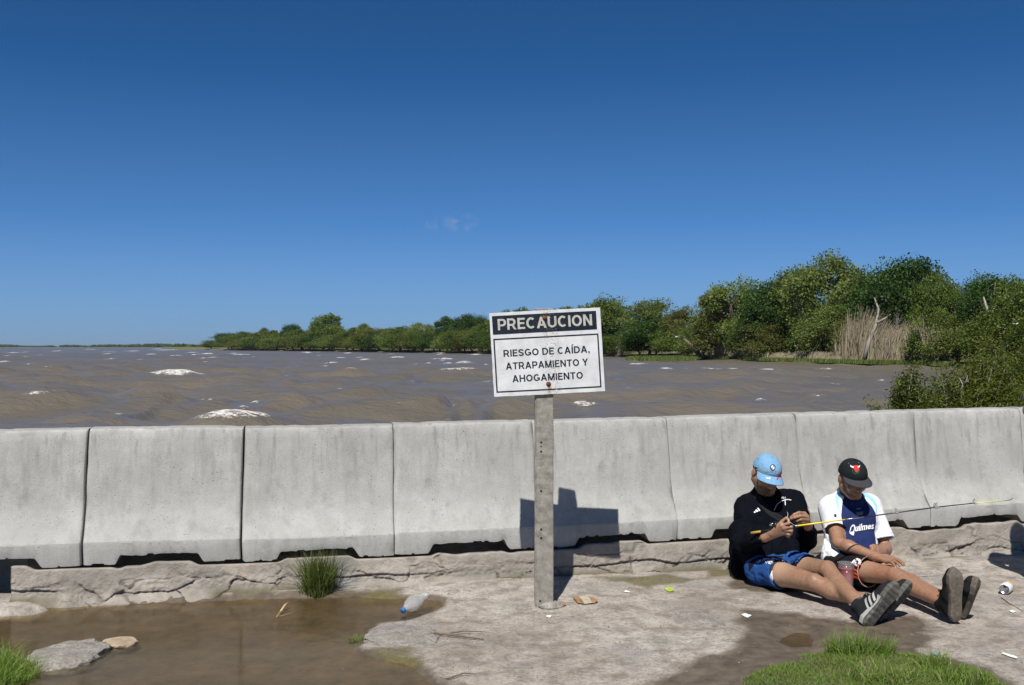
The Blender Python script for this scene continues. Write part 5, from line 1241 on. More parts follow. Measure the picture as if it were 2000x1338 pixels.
    decal('drawstring', bv, [strip([(1512, 997), (1515, 990), (1519, 984), (1524, 980), (1529, 977.5)], .55), strip([(1528, 978.5), (1533, 976), (1539, 975.6), (1545, 977)], .75), strip([(1533, 977), (1533.3, 982), (1533.6, 987)], .8)], M['print_white'], jk)
    decal('shoulder_strap', bv, [[(1470, 960), (1477, 957), (1488, 975), (1500, 990), (1512, 1000), (1528, 1008), (1530, 1019), (1520, 1018), (1500, 1006), (1484, 989), (1473, 970)]], M['strap_grey'], jk, .004)
    # shorts
    hR = J['hipR'] + (J['knR'] - J['hipR']) * .36; hL = J['hipL'] + (J['knL'] - J['hipL']) * .56
    def shorts(grow, cutR, cutL, h=.006, hollow=True):
        f = Field((1.38, 5.98, -.012), (2.06, 6.56, .32), h); f.cone(J['pel'] - ax * .085, J['pel'] + ax * .085, .112 + grow, k=.05)
        for a, k_, cp in (('R', .0, cutR), ('L', .0, cutL)):
            h_, k2 = J['hip' + a], J['kn' + a]; d = nz(k2 - h_); g = Field.cone; f.cone(h_, h_ + (k2 - h_) * .62, .094 + grow, .09 + grow, .03)
        D0 = f.D.copy()
        # hems
        X, Y, Z = f.ax[0][:, None, None], f.ax[1][None, :, None], f.ax[2][None, None, :]
        dR, dL = nz(J['knR'] - J['hipR']), nz(J['knL'] - J['hipL'])
        sR = (X - cutR[0]) * dR[0] + (Y - cutR[1]) * dR[1] + (Z - cutR[2]) * (dR[2] + .25); sL = (X - cutL[0]) * dL[0] + (Y - cutL[1]) * dL[1] + (Z - cutL[2]) * dL[2]
        tR_ = ((X - J['hipR'][0]) * dR[0] + (Y - J['hipR'][1]) * dR[1] + (Z - J['hipR'][2]) * dR[2]); side = (X - (J['hipR'][0] + J['hipL'][0]) / 2 - tR_ * (dR[0] + dL[0]) / 2)
        f.D = np.maximum(f.D, np.where(side < 0, sR, sL)).astype(np.float32)
        if hollow:
            for a, c_ in (('R', cutR), ('L', cutL)):
                d = nz(J['kn' + a] - J['hip' + a]); f.cone(c_ - d * .05, c_ + d * .1, .076 + grow, .088 + grow, sub=True)
        f.cut((0, 0, -.004), (0, 0, -1)); V, F = f.mesh(); return relax(V, F, 2), F
    Vs, Fs = shorts(0., hR, hL); Vs = wrinkle(Vs, Fs, .009, 12, 8); px = to_px(Vs)
    pan = np.minimum(polysd(px, [(1462, 1098), (1475, 1090), (1500, 1085), (1530, 1086), (1530, 1089), (1500, 1089), (1478, 1094), (1468, 1110), (1462, 1118)]), polysd(px, [(1544, 1097), (1552, 1099), (1574, 1105), (1567, 1114), (1548, 1108)])) * 3.
    so = mk('shorts', Vs, Fs, M['shorts_blue'], o, True, {'panel': pan}); bs = tree_of(Vs, Fs)
    rs = np.random.default_rng(3); PRT = [(1476, 1099), (1488.6, 1091.5), (1509, 1089.6), (1529, 1094), (1540, 1104), (1528, 1105), (1509, 1103.5), (1496, 1100), (1487, 1095.5), (1482, 1101)]; ps = []
    while len(ps) < 130:
        c = np.array([rs.uniform(1476, 1540), rs.uniform(1089, 1106)])
        if polysd(c[None], PRT)[0] > -.3: continue
        a = rs.uniform(-.9, .4); l = rs.uniform(1.2, 2.8); w = rs.uniform(.5, .9); e = np.array([math.cos(a), math.sin(a)]) * l; n_ = np.array([-e[1], e[0]]) / l * w; ps.append([tuple(c - e), tuple(c + n_), tuple(c + e), tuple(c - n_)])
    decal('thigh_print', bs, ps, M['print_pattern'], so, .003, 6.)
    Vl, Fl = shorts(-.012, hR + nz(J['knR'] - J['hipR']) * .022, hL - [0, -.03, 0], hollow=True); px = to_px(Vl)
    mk('liner', Vl, Fl, M['liner_black'], o, True, {'white': polysd(px, [(1507.7, 1114), (1514, 1117), (1509, 1134.7), (1511.5, 1150), (1530, 1158), (1511.5, 1162), (1494, 1150), (1500, 1132)]) * 3})
    sl = shoe(o, J['anL'], J['TL'], J['NL'], M['shoe_upper'], M['sole_grey'], 1, True, 'grey and black running shoe with three white stripes, crossed on top', M['shoe_pale'])
    sr = shoe(o, J['anR'], J['TR'], J['NR'], M['shoe_upper'], M['sole_grey'], 1, True, 'grey running shoe half hidden behind the other', M['shoe_pale'])
    for a in ('L', 'R'):
        f = Field(*bounds([J['an' + a] - .09, J['an' + a] + .09], 0), .005); sh = nz(J['kn' + a] - J['an' + a]); f.cone(J['an' + a], J['an' + a] + sh * .055, .042, .041, 0); f.cut(J['an' + a] + sh * .052, sh); V2, F2 = f.mesh(); mk('sock', V2, F2, M['sock'], o)
    cp, bc = cap(o, J['hd'], B, M['cap_blue'], M['cap_blue'], False, 'light blue peaked cap with round badge')
    circ = lambda cx, cy, rx, ry, n=18, a0=0, a1=2 * math.pi: [(cx + rx * math.cos(a0 + (a1 - a0) * k / n), cy + ry * math.sin(a0 + (a1 - a0) * k / n)) for k in range(n)]
    cx, cy = 1509.2, 913.2
    decal('badge', bc, [circ(cx, cy, 5.1, 6.2)], M['print_navy'], cp, .002, 2.)
    qd = lambda a: [(cx, cy)] + [(cx + 3.3 * math.cos(R_(a + k * 15)), cy + 4.2 * math.sin(R_(a + k * 15))) for k in range(7)]
    decal('badge_quarters', bc, [qd(0), qd(180)], M['print_white'], cp, .0034, 2.); decal('badge_quarters', bc, [qd(90), qd(270)], M['print_blue'], cp, .0034, 2.)
    text_decal('cap_word', bc, 'BMW M MOTORSPORT', .02, (1494.5, 922.6), (23, -1.2), (0, -2.2), M['print_grey'], cp, .002)
    # leaping-cat mark on the bill
    decal('bill_mark', bc, [[(1495, 933.4), (1497.2, 932.8), (1499.5, 934.2), (1501.8, 934.2), (1503.6, 932.2), (1504.4, 933), (1503.2, 935), (1504.2, 937.6), (1502.6, 936.8), (1501.2, 935.8), (1498.2, 935.6)]], M['print_white'], cp, .003, 2.)
    decal('bill_stripe', bc, [[(1521, 926), (1525, 921), (1526.5, 924), (1520, 935), (1517, 938), (1516, 937)]], M['print_red'], cp, .003, 2.)
    decal('cap_side_line', bc, [[(1467, 909), (1473, 913), (1481, 918), (1481, 919.3), (1473, 915), (1467, 911.5)]], M['print_white'], cp, .003, 2.)
    decal('cap_side_mark', bc, [[(1472.6, 910.6), (1480, 913.6), (1480.2, 916.4), (1474, 913.4)]], M['print_navy'], cp, .003, 2.)
    for ex, ey in ((1481.3, 896.3),): decal('eyelet', bc, [circ(ex, ey, .9, 1., 8)], M['print_navy'], cp, .002, 2.)
    return J
JA = man_a()

# ------------------------------------------------------------ man in the black cap
def man_b():
    base = np.array([2.19, 6.35, 0.]); o = thing('person', 'man in black cap and white navy football shirt resting a hand on his knee', 'person', base); nz = lambda v: v / np.linalg.norm(v)
    J = dict(pel=np.array([2.166, 6.37, .115]), bel=np.array([2.19, 6.44, .24]), che=np.array([2.215, 6.53, .375]), sho=np.array([2.235, 6.585, .475]), nk=np.array([2.215, 6.545, .56]), hd=P(1665, 935, 6.45) + [0, 0, .008],
             shR=np.array([2.09, 6.55, .455]), shL=np.array([2.395, 6.63, .455]), elR=P(1637, 1060, 6.3), wrR=P(1709, 1087, 6.1), elL=P(1730, 1073, 6.50), wrL=P(1723, 1078, 6.27),
             hipR=np.array([2.08, 6.34, .11]), hipL=np.array([2.256, 6.39, .11]), knR=np.array([2.275, 5.93, .15]), knL=P(1778, 1137, 6.0), anR=np.array([2.412, 5.53, .088]), anL=np.array([2.475, 5.59, .085]))
    TR, NR, TL, NL = np.array([-.03, -.06, 1.]), np.array([.2, -.97, -.1]), np.array([.05, -.5, .86]), np.array([.72, -.58, -.36])
    J['TL'] = nz(TL); J['NL'] = nz(NL - nz(TL) * (NL @ nz(TL))); J['TR'] = nz(TR); J['NR'] = nz(NR - nz(TR) * (NR @ nz(TR)))
    J['B'] = B = rot_head(9, -21, -1); ax = nz(J['shR'] - J['shL'])
    f = Field((1.9, 5.28, -.02), (2.72, 6.8, .82), .005); limbs(f, J, fat=.96); head_parts(f, J['hd'], B); q = lambda *p: [P(*x) for x in p]
    hand(f, J['wrR'], q((1744, 1091, 6.08), (1741, 1093, 6.055), (1737, 1095, 6.03), (1732, 1097, 6.01)),
         [q((1754, 1093, 6.03), (1762, 1098, 5.985), (1766, 1103, 5.955)), q((1751, 1094, 6.0), (1759, 1098, 5.95), (1763, 1104, 5.92)), q((1746, 1096, 5.975), (1753, 1100, 5.93), (1757, 1106, 5.905)), q((1740, 1098, 5.965), (1745, 1101, 5.935), (1749, 1107, 5.91))],
         q((1718, 1087, 6.13), (1730, 1086, 6.11), (1740, 1088, 6.1), (1748, 1090, 6.09)))
    hand(f, J['wrL'], q((1714, 1071, 6.22), (1713, 1075, 6.205), (1713, 1079, 6.195), (1715, 1083, 6.19)),
         [q((1708, 1069, 6.2), (1703, 1070, 6.19), (1699, 1072, 6.2)), q((1707, 1074, 6.18), (1702, 1075, 6.175), (1698, 1077, 6.19)), q((1708, 1079, 6.175), (1703, 1080, 6.17), (1700, 1081, 6.185)), q((1710, 1083, 6.175), (1706, 1084, 6.17), (1703, 1085, 6.18))],
         q((1719, 1073, 6.26), (1712, 1067, 6.24), (1706, 1065.5, 6.22), (1700, 1067, 6.21)))
    V, F = f.mesh(); V = relax(V, F, 1, .4); lip, hair = head_attrs(V, J['hd'], B, .3); leg = ((V[:, 1] < 6.2) & (V[:, 2] < .23) & (V[:, 1] > 5.6)).astype(float); tR = ((V - J['hipR']) @ (J['knR'] - J['hipR'])) / np.sum((J['knR'] - J['hipR']) ** 2)
    mk('body', V, F, M['skin_b'], o, True, {'lip': lip, 'hair': hair, 'leg': leg * .3, 'pale': sstep(.85, .5, tR) * leg * (V[:, 2] < .225)})
    # shirt
    f = Field((1.9, 6.05, -.01), (2.66, 6.84, .64), .0055)
    f.cone(J['pel'] - ax * .07 + [0, .02, .04], J['pel'] + ax * .07 + [0, .02, .04], .11, k=.05); f.cone(J['bel'] - ax * .065, J['bel'] + ax * .065, .102, k=.06); f.cone(J['che'] - ax * .08, J['che'] + ax * .08, .104, k=.06); f.cone(J['sho'] - ax * .12 - [0, 0, .01], J['sho'] + ax * .12 - [0, 0, .01], .062, k=.06); [f.cone(J['nk'] - [0, -.02, .045], J['sh' + a] + [0, .01, .0], .06, .056, .05) for a in 'RL']
    f.cone(J['nk'] - [0, -.01, .06], J['nk'] - [0, -.012, .01], .085, .066, .04)
    for a, t0, r1 in (('R', .66, .073), ('L', .78, .076)):
        s_, e = J['sh' + a], J['el' + a]; d = nz(e - s_); p = s_ + (e - s_) * t0; f.cone(s_, p + d * .02, .058, r1, .05)
        # open sleeve end
        sl, (x, y, z) = f._box(p - .16, p + .16); pl = (x - p[0]) * d[0] + (y - p[1]) * d[1] + (z - p[2]) * d[2]; rad = np.sqrt(np.maximum((x - p[0]) ** 2 + (y - p[1]) ** 2 + (z - p[2]) ** 2 - pl ** 2, 0))
        f.D[sl] = np.where((rad < .1) & (pl > 0) & (pl < .12), np.maximum(f.D[sl], np.minimum(pl, .1 - rad)), f.D[sl]); f.cone(p - d * .02, p + d * .12, r1 - .012, r1 - .004, sub=True)
    # trunk cloth back after the sleeve cut
    f.cone(J['bel'] - ax * .065, J['bel'] + ax * .065, .102, k=.03); f.cone(J['che'] - ax * .075, J['che'] + ax * .075, .103, k=.03); f.cone(J['pel'] - ax * .07 + [0, .02, .04], J['pel'] + ax * .07 + [0, .02, .04], .11, k=.03)
    f.cone(J['nk'] + [0, -.005, -.03], J['hd'] + [0, .02, .02], .055, .085, sub=True); f.cut((0, 0, .045), (0, 0, -1)); f.cut((2.17, 6.262, 0), (.1, -1, 0))
    V, F = f.mesh(); V = relax(V, F, 2); lowz = sstep(.4, .2, V[:, 2]); V = wrinkle(V, F, .011, 11, 9, .2 + .8 * lowz); px = to_px(V)
    navy = polysd(px, [(1645.6, 978), (1643.8, 995), (1643, 1008), (1647, 1030), (1648, 1048), (1636, 1068), (1648, 1100), (1712, 1110), (1711, 1060), (1708, 1038.7), (1711.5, 1019), (1710.5, 1003), (1703.5, 990), (1692, 977.7), (1688, 971), (1681, 955), (1655, 955)]) * 3
    sky_ = np.minimum(polysd(px, [(1641, 961), (1632, 965), (1630.5, 975), (1635, 990), (1639, 1001), (1638.8, 985), (1637.8, 975), (1643, 968)]), polysd(px, [(1684, 960.5), (1696, 965), (1708, 975), (1713.5, 986), (1714, 997), (1711, 1004), (1709, 990), (1702, 978.6), (1688.6, 970)])) * 3
    back = V[:, 1] > J['sho'][1] + .03
    sh = mk('shirt', V, F, M['shirt'], o, True, {'navy': np.where(back, 50, navy), 'sky': np.where(back, 50, sky_)}); bv = tree_of(V, F)
    # collar band
    c0 = J['nk'] + [0, -.002, -.045]; n = nz(J['hd'] - J['nk'] + [0, .02, 0]); u_, v_ = frame_of(n); mb = MB(); mb.tube([c0 + (u_ * math.cos(a) + v_ * math.sin(a)) * .068 - n * .012 * math.cos(a - 4.7) for a in np.linspace(0, 2 * math.pi, 28)], .011, 8, False); mb.build('collar', M['collar_navy'], sh)
    mk('chest_word', *quilmes(bv), M['print_white'], sh, False)
    decal('sleeve_mark', bv, [[(1630.6, 1003.5), (1633.5, 1005.5), (1634, 1009), (1631.5, 1011), (1629.6, 1009.4), (1631.6, 1009.6), (1632.8, 1008.2), (1632, 1006), (1630, 1005.4), (1629.6, 1009.4), (1628.8, 1008), (1629.2, 1005)]], M['print_navy'], sh, .003, 2.)
    st = [[(1672, 1001 + 2.2 * k), (1686, 999.8 + 2.2 * k), (1685.6 - k * .5, 1001 + 2.2 * k), (1672.6 + k * .5, 1002.2 + 2.2 * k)] for k in range(3)]; decal('crest', bv, st, M['print_grey'], sh, .003, 3.)
    decal('neck_tag', bv, [[(1672.5, 993.2), (1680.8, 992.6), (1680.8, 994.6), (1672.5, 995.2)]], M['print_blue'], sh, .003, 3.)
    # shorts
    hR = J['hipR'] + (J['knR'] - J['hipR']) * .57; hL = J['hipL'] + (J['knL'] - J['hipL']) * .5
    f = Field((1.88, 5.98, -.012), (2.56, 6.6, .3), .006); f.cone(J['pel'] - ax * .08, J['pel'] + ax * .08, .112, k=.05)
    for a in ('R', 'L'): h_, k2 = J['hip' + a], J['kn' + a]; f.cone(h_, h_ + (k2 - h_) * .72, .096, .092, .035)
    X, Y, Z = f.ax[0][:, None, None], f.ax[1][None, :, None], f.ax[2][None, None, :]; dR, dL = nz(J['knR'] - J['hipR']), nz(J['knL'] - J['hipL'])
    sR = (X - hR[0]) * dR[0] + (Y - hR[1]) * dR[1] + (Z - hR[2]) * (dR[2] - .05); sL = (X - hL[0]) * dL[0] + (Y - hL[1]) * dL[1] + (Z - hL[2]) * dL[2]
    tt = (X - J['hipR'][0]) * dR[0] + (Y - J['hipR'][1]) * dR[1]; side = X - (J['hipR'][0] + J['hipL'][0]) / 2 - tt * (dR[0] + dL[0]) / 2
    f.D = np.maximum(f.D, np.where(side < 0, sR, sL)).astype(np.float32)
    for a, c_ in (('R', hR), ('L', hL)): d = nz(J['kn' + a] - J['hip' + a]); f.cone(c_ - d * .05, c_ + d * .1, .078, .092, sub=True)
    f.cut((0, 0, -.004), (0, 0, -1)); V, F = f.mesh(); V = relax(V, F, 2); V = wrinkle(V, F, .006, 14, 4); px = to_px(V)
    ora = np.minimum.reduce([polysd(px, [(1655, 1108 + 7 * k), (1670, 1111 + 7 * k), (1684, 1118 + 6 * k), (1684, 1122 + 6 * k), (1670, 1115 + 7 * k), (1655, 1112 + 7 * k)]) for k in range(3)]) * 3
    so = mk('shorts', V, F, M['shorts_black'], o, True, {'orange': ora}); bs = tree_of(V, F)
    u_, v_ = frame_of(dR); mb = MB(); mb.tube([hR - dR * .002 + (u_ * math.cos(a) + v_ * math.sin(a)) * .0915 for a in np.linspace(0, 2 * math.pi, 30)], .0024, 6, False); mb.build('piping', M['piping'], so)
    decal('crest', bs, [[(1668, 1094), (1674, 1090.6), (1681, 1093), (1682.6, 1100), (1679, 1105.6), (1673, 1106), (1667, 1101), (1662, 1100.4)]], M['print_white'], so, .003, 3.)
    decal('crest_mark', bs, [[(1669.6, 1093.4), (1673, 1091.8), (1674, 1094), (1670.6, 1096)], [(1674, 1103.6), (1679, 1100.6), (1679.6, 1104), (1675, 1105.4)]], M['print_red'], so, .004, 3.)
    decal('crest_mark', bs, [[(1670.6, 1097), (1675, 1094.6), (1677.6, 1098), (1676, 1102), (1672, 1102), (1674, 1099)]], M['print_navy'], so, .004, 3.)
    shoe(o, J['anR'], J['TR'], J['NR'], M['shoe_black'], M['sole_mud'], 1, False, 'black shoe showing its full muddy sole'); shoe(o, J['anL'], J['TL'], J['NL'], M['shoe_black'], M['sole_mud'], -1, False, 'black shoe with muddy sole turned to the right')
    cp, bc = cap(o, J['hd'], B, M['cap_black'], M['bill_grey'], True, 'black cap with red bull emblem and grey bill')
    decal('emblem', bc, [[(1665.5, 910.4), (1669, 909.5), (1672, 909.2), (1676, 909.6), (1679, 911.8), (1678, 916), (1676.6, 920), (1674.4, 923), (1671.6, 923), (1669.4, 920), (1668.4, 916.6), (1665.6, 915)]], M['print_red'], cp, .003, 2.)
    decal('emblem_horn', bc, [[(1661, 908.4), (1662.6, 910.4), (1667, 911.4), (1667.6, 914.4), (1663.4, 913.4), (1661, 911.2)], [(1679, 908.4), (1678.4, 910.6), (1675, 911.4), (1675.4, 914), (1678.2, 913), (1679.4, 911)]], M['print_white'], cp, .004, 2.)
    a = np.linspace(.1, math.pi - .1, 14); ring = [(1671.6 + 7.2 * math.cos(x), 917 + 9.6 * math.sin(x)) for x in a] + [(1671.6 + 6. * math.cos(x), 917 + 8.4 * math.sin(x)) for x in a[::-1]]; decal('emblem_arc', bc, [[ring[k], ring[k + 1], ring[26 - k], ring[27 - k]] for k in range(13)], M['print_green'], cp, .004, 2.)
    for ex, ey in ((1657.6, 905.4), (1677, 904.4)): decal('eyelet', bc, [[(ex - .7, ey), (ex, ey - .8), (ex + .7, ey), (ex, ey + .8)]], M['print_grey'], cp, .003, 2.)
    return J
def quilmes(bv):
    V2, F2 = text_mesh('Quilmes', .022); x0, x1 = V2[:, 0].min(), V2[:, 0].max(); big = V2[:, 0] < x0 + .72
    u = (V2[:, 0] - x0) / (x1 - x0); v = V2[:, 1] * np.where(big, 1.25, 1.0)
    px = np.c_[1657 + u * 47 + v * 2.5, 1041.5 - u * 8 - v * 21 + np.where(big, 3, 0)]
    return drape(bv, px, .009), F2
JB = man_b()

# ------------------------------------------------------------ a third person, standing just right of the frame; only the shadow reaches into the photo
def man_c():
    b0 = np.array([3.45, 6.12, 0.]); o = thing('person', 'person standing outside the right edge, seen only by the shadow on the plinth', 'person', b0); v = lambda x, y, z: b0 + np.array([x, y, z])
    m_cloth('shirt_plain', (.12, .14, .2)); m_cloth('trousers', (.03, .035, .05))
    f = Field(b0 + [-.36, -.3, -.02], b0 + [.36, .25, 1.82], .01)
    for s_ in (-1, 1): f.chain([v(s_ * .09, 0, .9), v(s_ * .1, -.01, .5), v(s_ * .1, .01, .08)], [.085, .058, .04], .02); f.chain([v(s_ * .1, .02, .07), v(s_ * .115, -.1, .05)], [.034, .024], .02); f.chain([v(s_ * .19, 0, 1.4), v(s_ * .25, .02, 1.12), v(s_ * .2, -.12, .92)], [.05, .042, .028], .02); f.ell(v(s_ * .19, -.17, .88), (.03, .05, .035), None, .01)
    f.cone(v(-.07, 0, .98), v(.07, 0, .98), .11, k=.05); f.cone(v(-.08, 0, 1.22), v(.08, 0, 1.22), .115, k=.06); f.cone(v(-.14, 0, 1.4), v(.14, 0, 1.4), .06, k=.06); f.cone(v(0, 0, 1.42), v(0, -.01, 1.55), .055, .05, .03); head_parts(f, v(0, -.02, 1.64), rot_head(-10, -5, 0))
    V, F = f.mesh(); V = relax(V, F, 2); z = np.zeros(len(V)); mk('body', V, F, M['skin_b'], o, True, {'lip': z, 'hair': z, 'leg': z, 'pale': z})
    f = Field(b0 + [-.36, -.3, .85], b0 + [.36, .25, 1.56], .01); f.cone(v(-.08, 0, .95), v(.08, 0, .95), .118, k=.05); f.cone(v(-.085, 0, 1.22), v(.085, 0, 1.22), .12, k=.08); f.cone(v(-.13, 0, 1.38), v(.13, 0, 1.38), .066, k=.06); f.cone(v(0, 0, 1.4), v(0, 0, 1.47), .09, .065, .05)
    for s_ in (-1, 1): f.cone(v(s_ * .19, 0, 1.4), v(s_ * .235, .015, 1.2), .066, .062, .03)
    V, F = f.mesh(); V = relax(V, F, 2); mk('shirt', wrinkle(V, F, .004, 12, 3), F, M['shirt_plain'], o)
    f = Field(b0 + [-.3, -.25, .06], b0 + [.3, .2, 1.06], .01); f.cone(v(-.08, 0, .95), v(.08, 0, .95), .115, k=.05)
    for s_ in (-1, 1): f.chain([v(s_ * .09, 0, .88), v(s_ * .1, -.01, .5), v(s_ * .1, .01, .1)], [.1, .078, .065], .02)
    f.cut(v(0, 0, .1), (0, 0, -1)); V, F = f.mesh(); V = relax(V, F, 2); mk('trousers', wrinkle(V, F, .005, 12, 6), F, M['trousers'], o)
    for s_ in (-1, 1): shoe(o, v(s_ * .1, .01, .1), (s_ * .08, -1, 0), (0, 0, -1), M['shoe_black'], M['sole_grey'], 1, False, 'dark shoe of the standing person')
    c, bv = cap(o, v(0, -.02, 1.64), rot_head(-10, -5, 0), M['cap_black'], M['bill_grey'], False, 'dark cap')
man_c()
# ------------------------------------------------------------ fishing rod
simple('rod_yellow', (.72, .55, .02), .35, var=.08); simple('rod_black', (.012, .012, .013), .35, var=.2); simple('rod_tip', (.6, .62, .12), .4, var=.1); simple('metal', (.45, .45, .46), .3, .9, var=.15); simple('cork', (.45, .3, .06), .7)
def rod():
    a = P(1467, 1041, 6.12); h0 = P(1530, 1031.5, 6.0); b_ = P(1553, 1027.5, 5.975); c_ = P(1687, 1010, 6.06); d = P(1830, 990.5, 6.18); e = P(1904, 982.6, 6.25); t = P(1978, 976.5, 6.33)
    o = thing('fishing_rod', 'yellow and black fishing rod held across both men', 'fishing rod', h0)
    part = lambda n, pts, r, m: MB().tube(pts, r, 10).build(n, M[m], o)
    part('butt', [a, a + (h0 - a) * .3], [.0075, .0075], 'cork'); part('handle', [a + (h0 - a) * .325, h0, b_], [.007, .0085, .0075], 'rod_black')
    m1 = b_ + (c_ - b_) * .72
    part('yellow_section', [b_ + (c_ - b_) * .03, b_ + (c_ - b_) * .5, m1], [.005, .0046, .004], 'rod_yellow'); part('ferrule', [b_, b_ + (c_ - b_) * .028], [.0075, .0072], 'metal')
    part('pale_section', [m1 + (c_ - m1) * .002, c_], [.0046, .004], 'metal'); part('black_section', [c_ + (d - c_) * .002, d, e], [.0042, .0036, .003], 'rod_black'); part('tip_section', [e + (t - e) * .003, e + (t - e) * .8], [.003, .0022], 'rod_tip'); part('tip', [e + (t - e) * .803, t - [.012, 0, -.001], t + [0, 0, .012]], [.0022, .0022, .0022], 'rod_black')
    for px, py, Y in ((1748, 1001.5, 6.11), (1824, 991.4, 6.175), (1828, 990.8, 6.18), (1901, 983, 6.247)):
        c = P(px, py, Y); mb = MB(); r = .012
        mb.tube([c + [.003, 0, .018] + np.array([math.cos(q) * .004, math.sin(q) * r * .6, math.sin(q * 1) * 0 + math.cos(q + 1.57) * r]) for q in np.linspace(0, 6.283, 14)], .0016, 5, False); mb.tube([c + [-.01, 0, .002], c + [.001, 0, .012]], .0014, 5); mb.tube([c + [.012, 0, .002], c + [.004, 0, .012]], .0014, 5); g = mb.build('guide', M['metal'], o)
        for s_ in (-.013, .013): MB().tube([c + [s_ - .006, 0, -s_ * .1], c + [s_ + .006, 0, -s_ * .1]], .0055, 8).build('wrapping', M['print_grey'], g)
    # reel under the handle
    rc = P(1512, 1027, 6.03); V, F = lathe([(.001, -.022), (.02, -.022), (.026, -.018), (.018, -.012), (.018, .01), (.027, .014), (.022, .024), (.001, .026)], 20); Rm = basis(h0 - a)[:, [0, 2, 1]]
    mk('reel', rc + V @ Rm.T, F, M['rod_black'], o); MB().tube([rc, h0 + (a - h0) * .22], .006, 6).build('reel_foot', M['metal'], o); mb = MB(); mb.tube([rc + [-.02, 0, -.01], rc + [-.03, -.02, .01], rc + [-.015, -.03, .02]], .0035, 6); mb.build('reel_handle', M['metal'], o)
    ln = MB(); ln.tube([P(1537, 999, 6.06), P(1539, 1004, 6.02), P(1538, 1010, 5.99)], .0011, 4); ln.tube([P(1536, 1013, 5.985), P(1546, 1022, 5.98), P(1553, 1027, 5.97)], .0008, 4); ln.build('line', M['print_white'], o)
rod()

# ------------------------------------------------------------ small things on the ground
def m_clear(name, tint, rough=.06, density=.12):
    t = NT(name); nm = t.bump(t.noise(t.obj(), 35, 3), .25, .004); lw = t.n('LayerWeight', Blend=.5, Normal=nm).outputs['Facing']; fr = t.math('MULTIPLY', t.math('POWER', lw, 3.0), .7)
    gl = t.n('BsdfGlossy', Color=(1, 1, 1), Roughness=rough, Normal=nm).outputs[0]; tr = t.n('BsdfTransparent', Color=tint).outputs[0]; df = t.n('BsdfDiffuse', Color=(.6, .6, .6)).outputs[0]
    a = t.n('MixShader'); t.put(a.inputs[0], density); t.put(a.inputs[1], tr); t.put(a.inputs[2], df); b_ = t.n('MixShader'); t.put(b_.inputs[0], t.math('ADD', fr, .05)); t.put(b_.inputs[1], a.outputs[0]); t.put(b_.inputs[2], gl); M[name] = t.done(b_.outputs[0])
m_clear('clear_plastic', (.97, .97, .97), .14, .34); m_clear('cup_plastic', (.97, .93, .94), .05, .1)
simple('bottle_cap', (.02, .16, .42), .4, var=.1); simple('can_white', (.72, .72, .72), .35, .1, var=.06); simple('can_yellow', (.7, .38, .015), .4, .1, var=.08); simple('can_metal', (.55, .55, .56), .28, .95, var=.1); simple('wine', (.45, .08, .1), .15, var=.1)
simple('paper', (.72, .71, .68), .8, var=.06); simple('wrapper_tan', (.3, .17, .09), .6, var=.25); simple('wrapper_pale', (.42, .36, .26), .6, var=.2); simple('neon', (.34, .44, .06), .6, var=.2); simple('twig', (.13, .095, .06), .9, var=.3); simple('straw', (.46, .36, .2), .8, var=.25)
def bottle():
    a = on_ground(786, 1205); b_ = on_ground(836, 1190) + [0, .02, .07]; a[2] += .014; ax = b_ - a; L = np.linalg.norm(ax); Rm = basis(ax)
    o = thing('plastic_bottle', 'crumpled clear plastic bottle with blue cap at the puddle edge', 'bottle', a)
    pr = [(.012, .012), (.0125, .02), (.016, .03), (.03, .055), (.037, .08), (.038, .1), (.035, .112), (.038, .125), (.036, .145), (.03, .165), (.034, .18), (.027, .2), (.02, .215), (.012, .228), (.002, .232)]
    k = L / .232; V, F = lathe([(r * 1.2, z * k) for r, z in pr], 28); an = np.arctan2(V[:, 1], V[:, 0]); z = V[:, 2] / k
    d = 1 - .25 * sstep(.07, .2, z) * (np.cos(2 * an + 1) * .5 + .5) + .1 * fbm(V * 45, 4, 2); V[:, 0] *= d; V[:, 1] *= d * (1 - .45 * sstep(.1, .22, z)); W_ = V[:, [0, 2, 1]] @ Rm.T + a + [0, 0, .022]
    mk('body', W_, F, M['clear_plastic'], o)
    V, F = lathe([(.001, -.002), (.0145, -.002), (.0155, .003), (.0155, .014), (.0145, .016), (.001, .016)], 22); mk('bottle_cap', V[:, [0, 2, 1]] @ Rm.T + a + [0, 0, .022], F, M['bottle_cap'], o)
bottle()
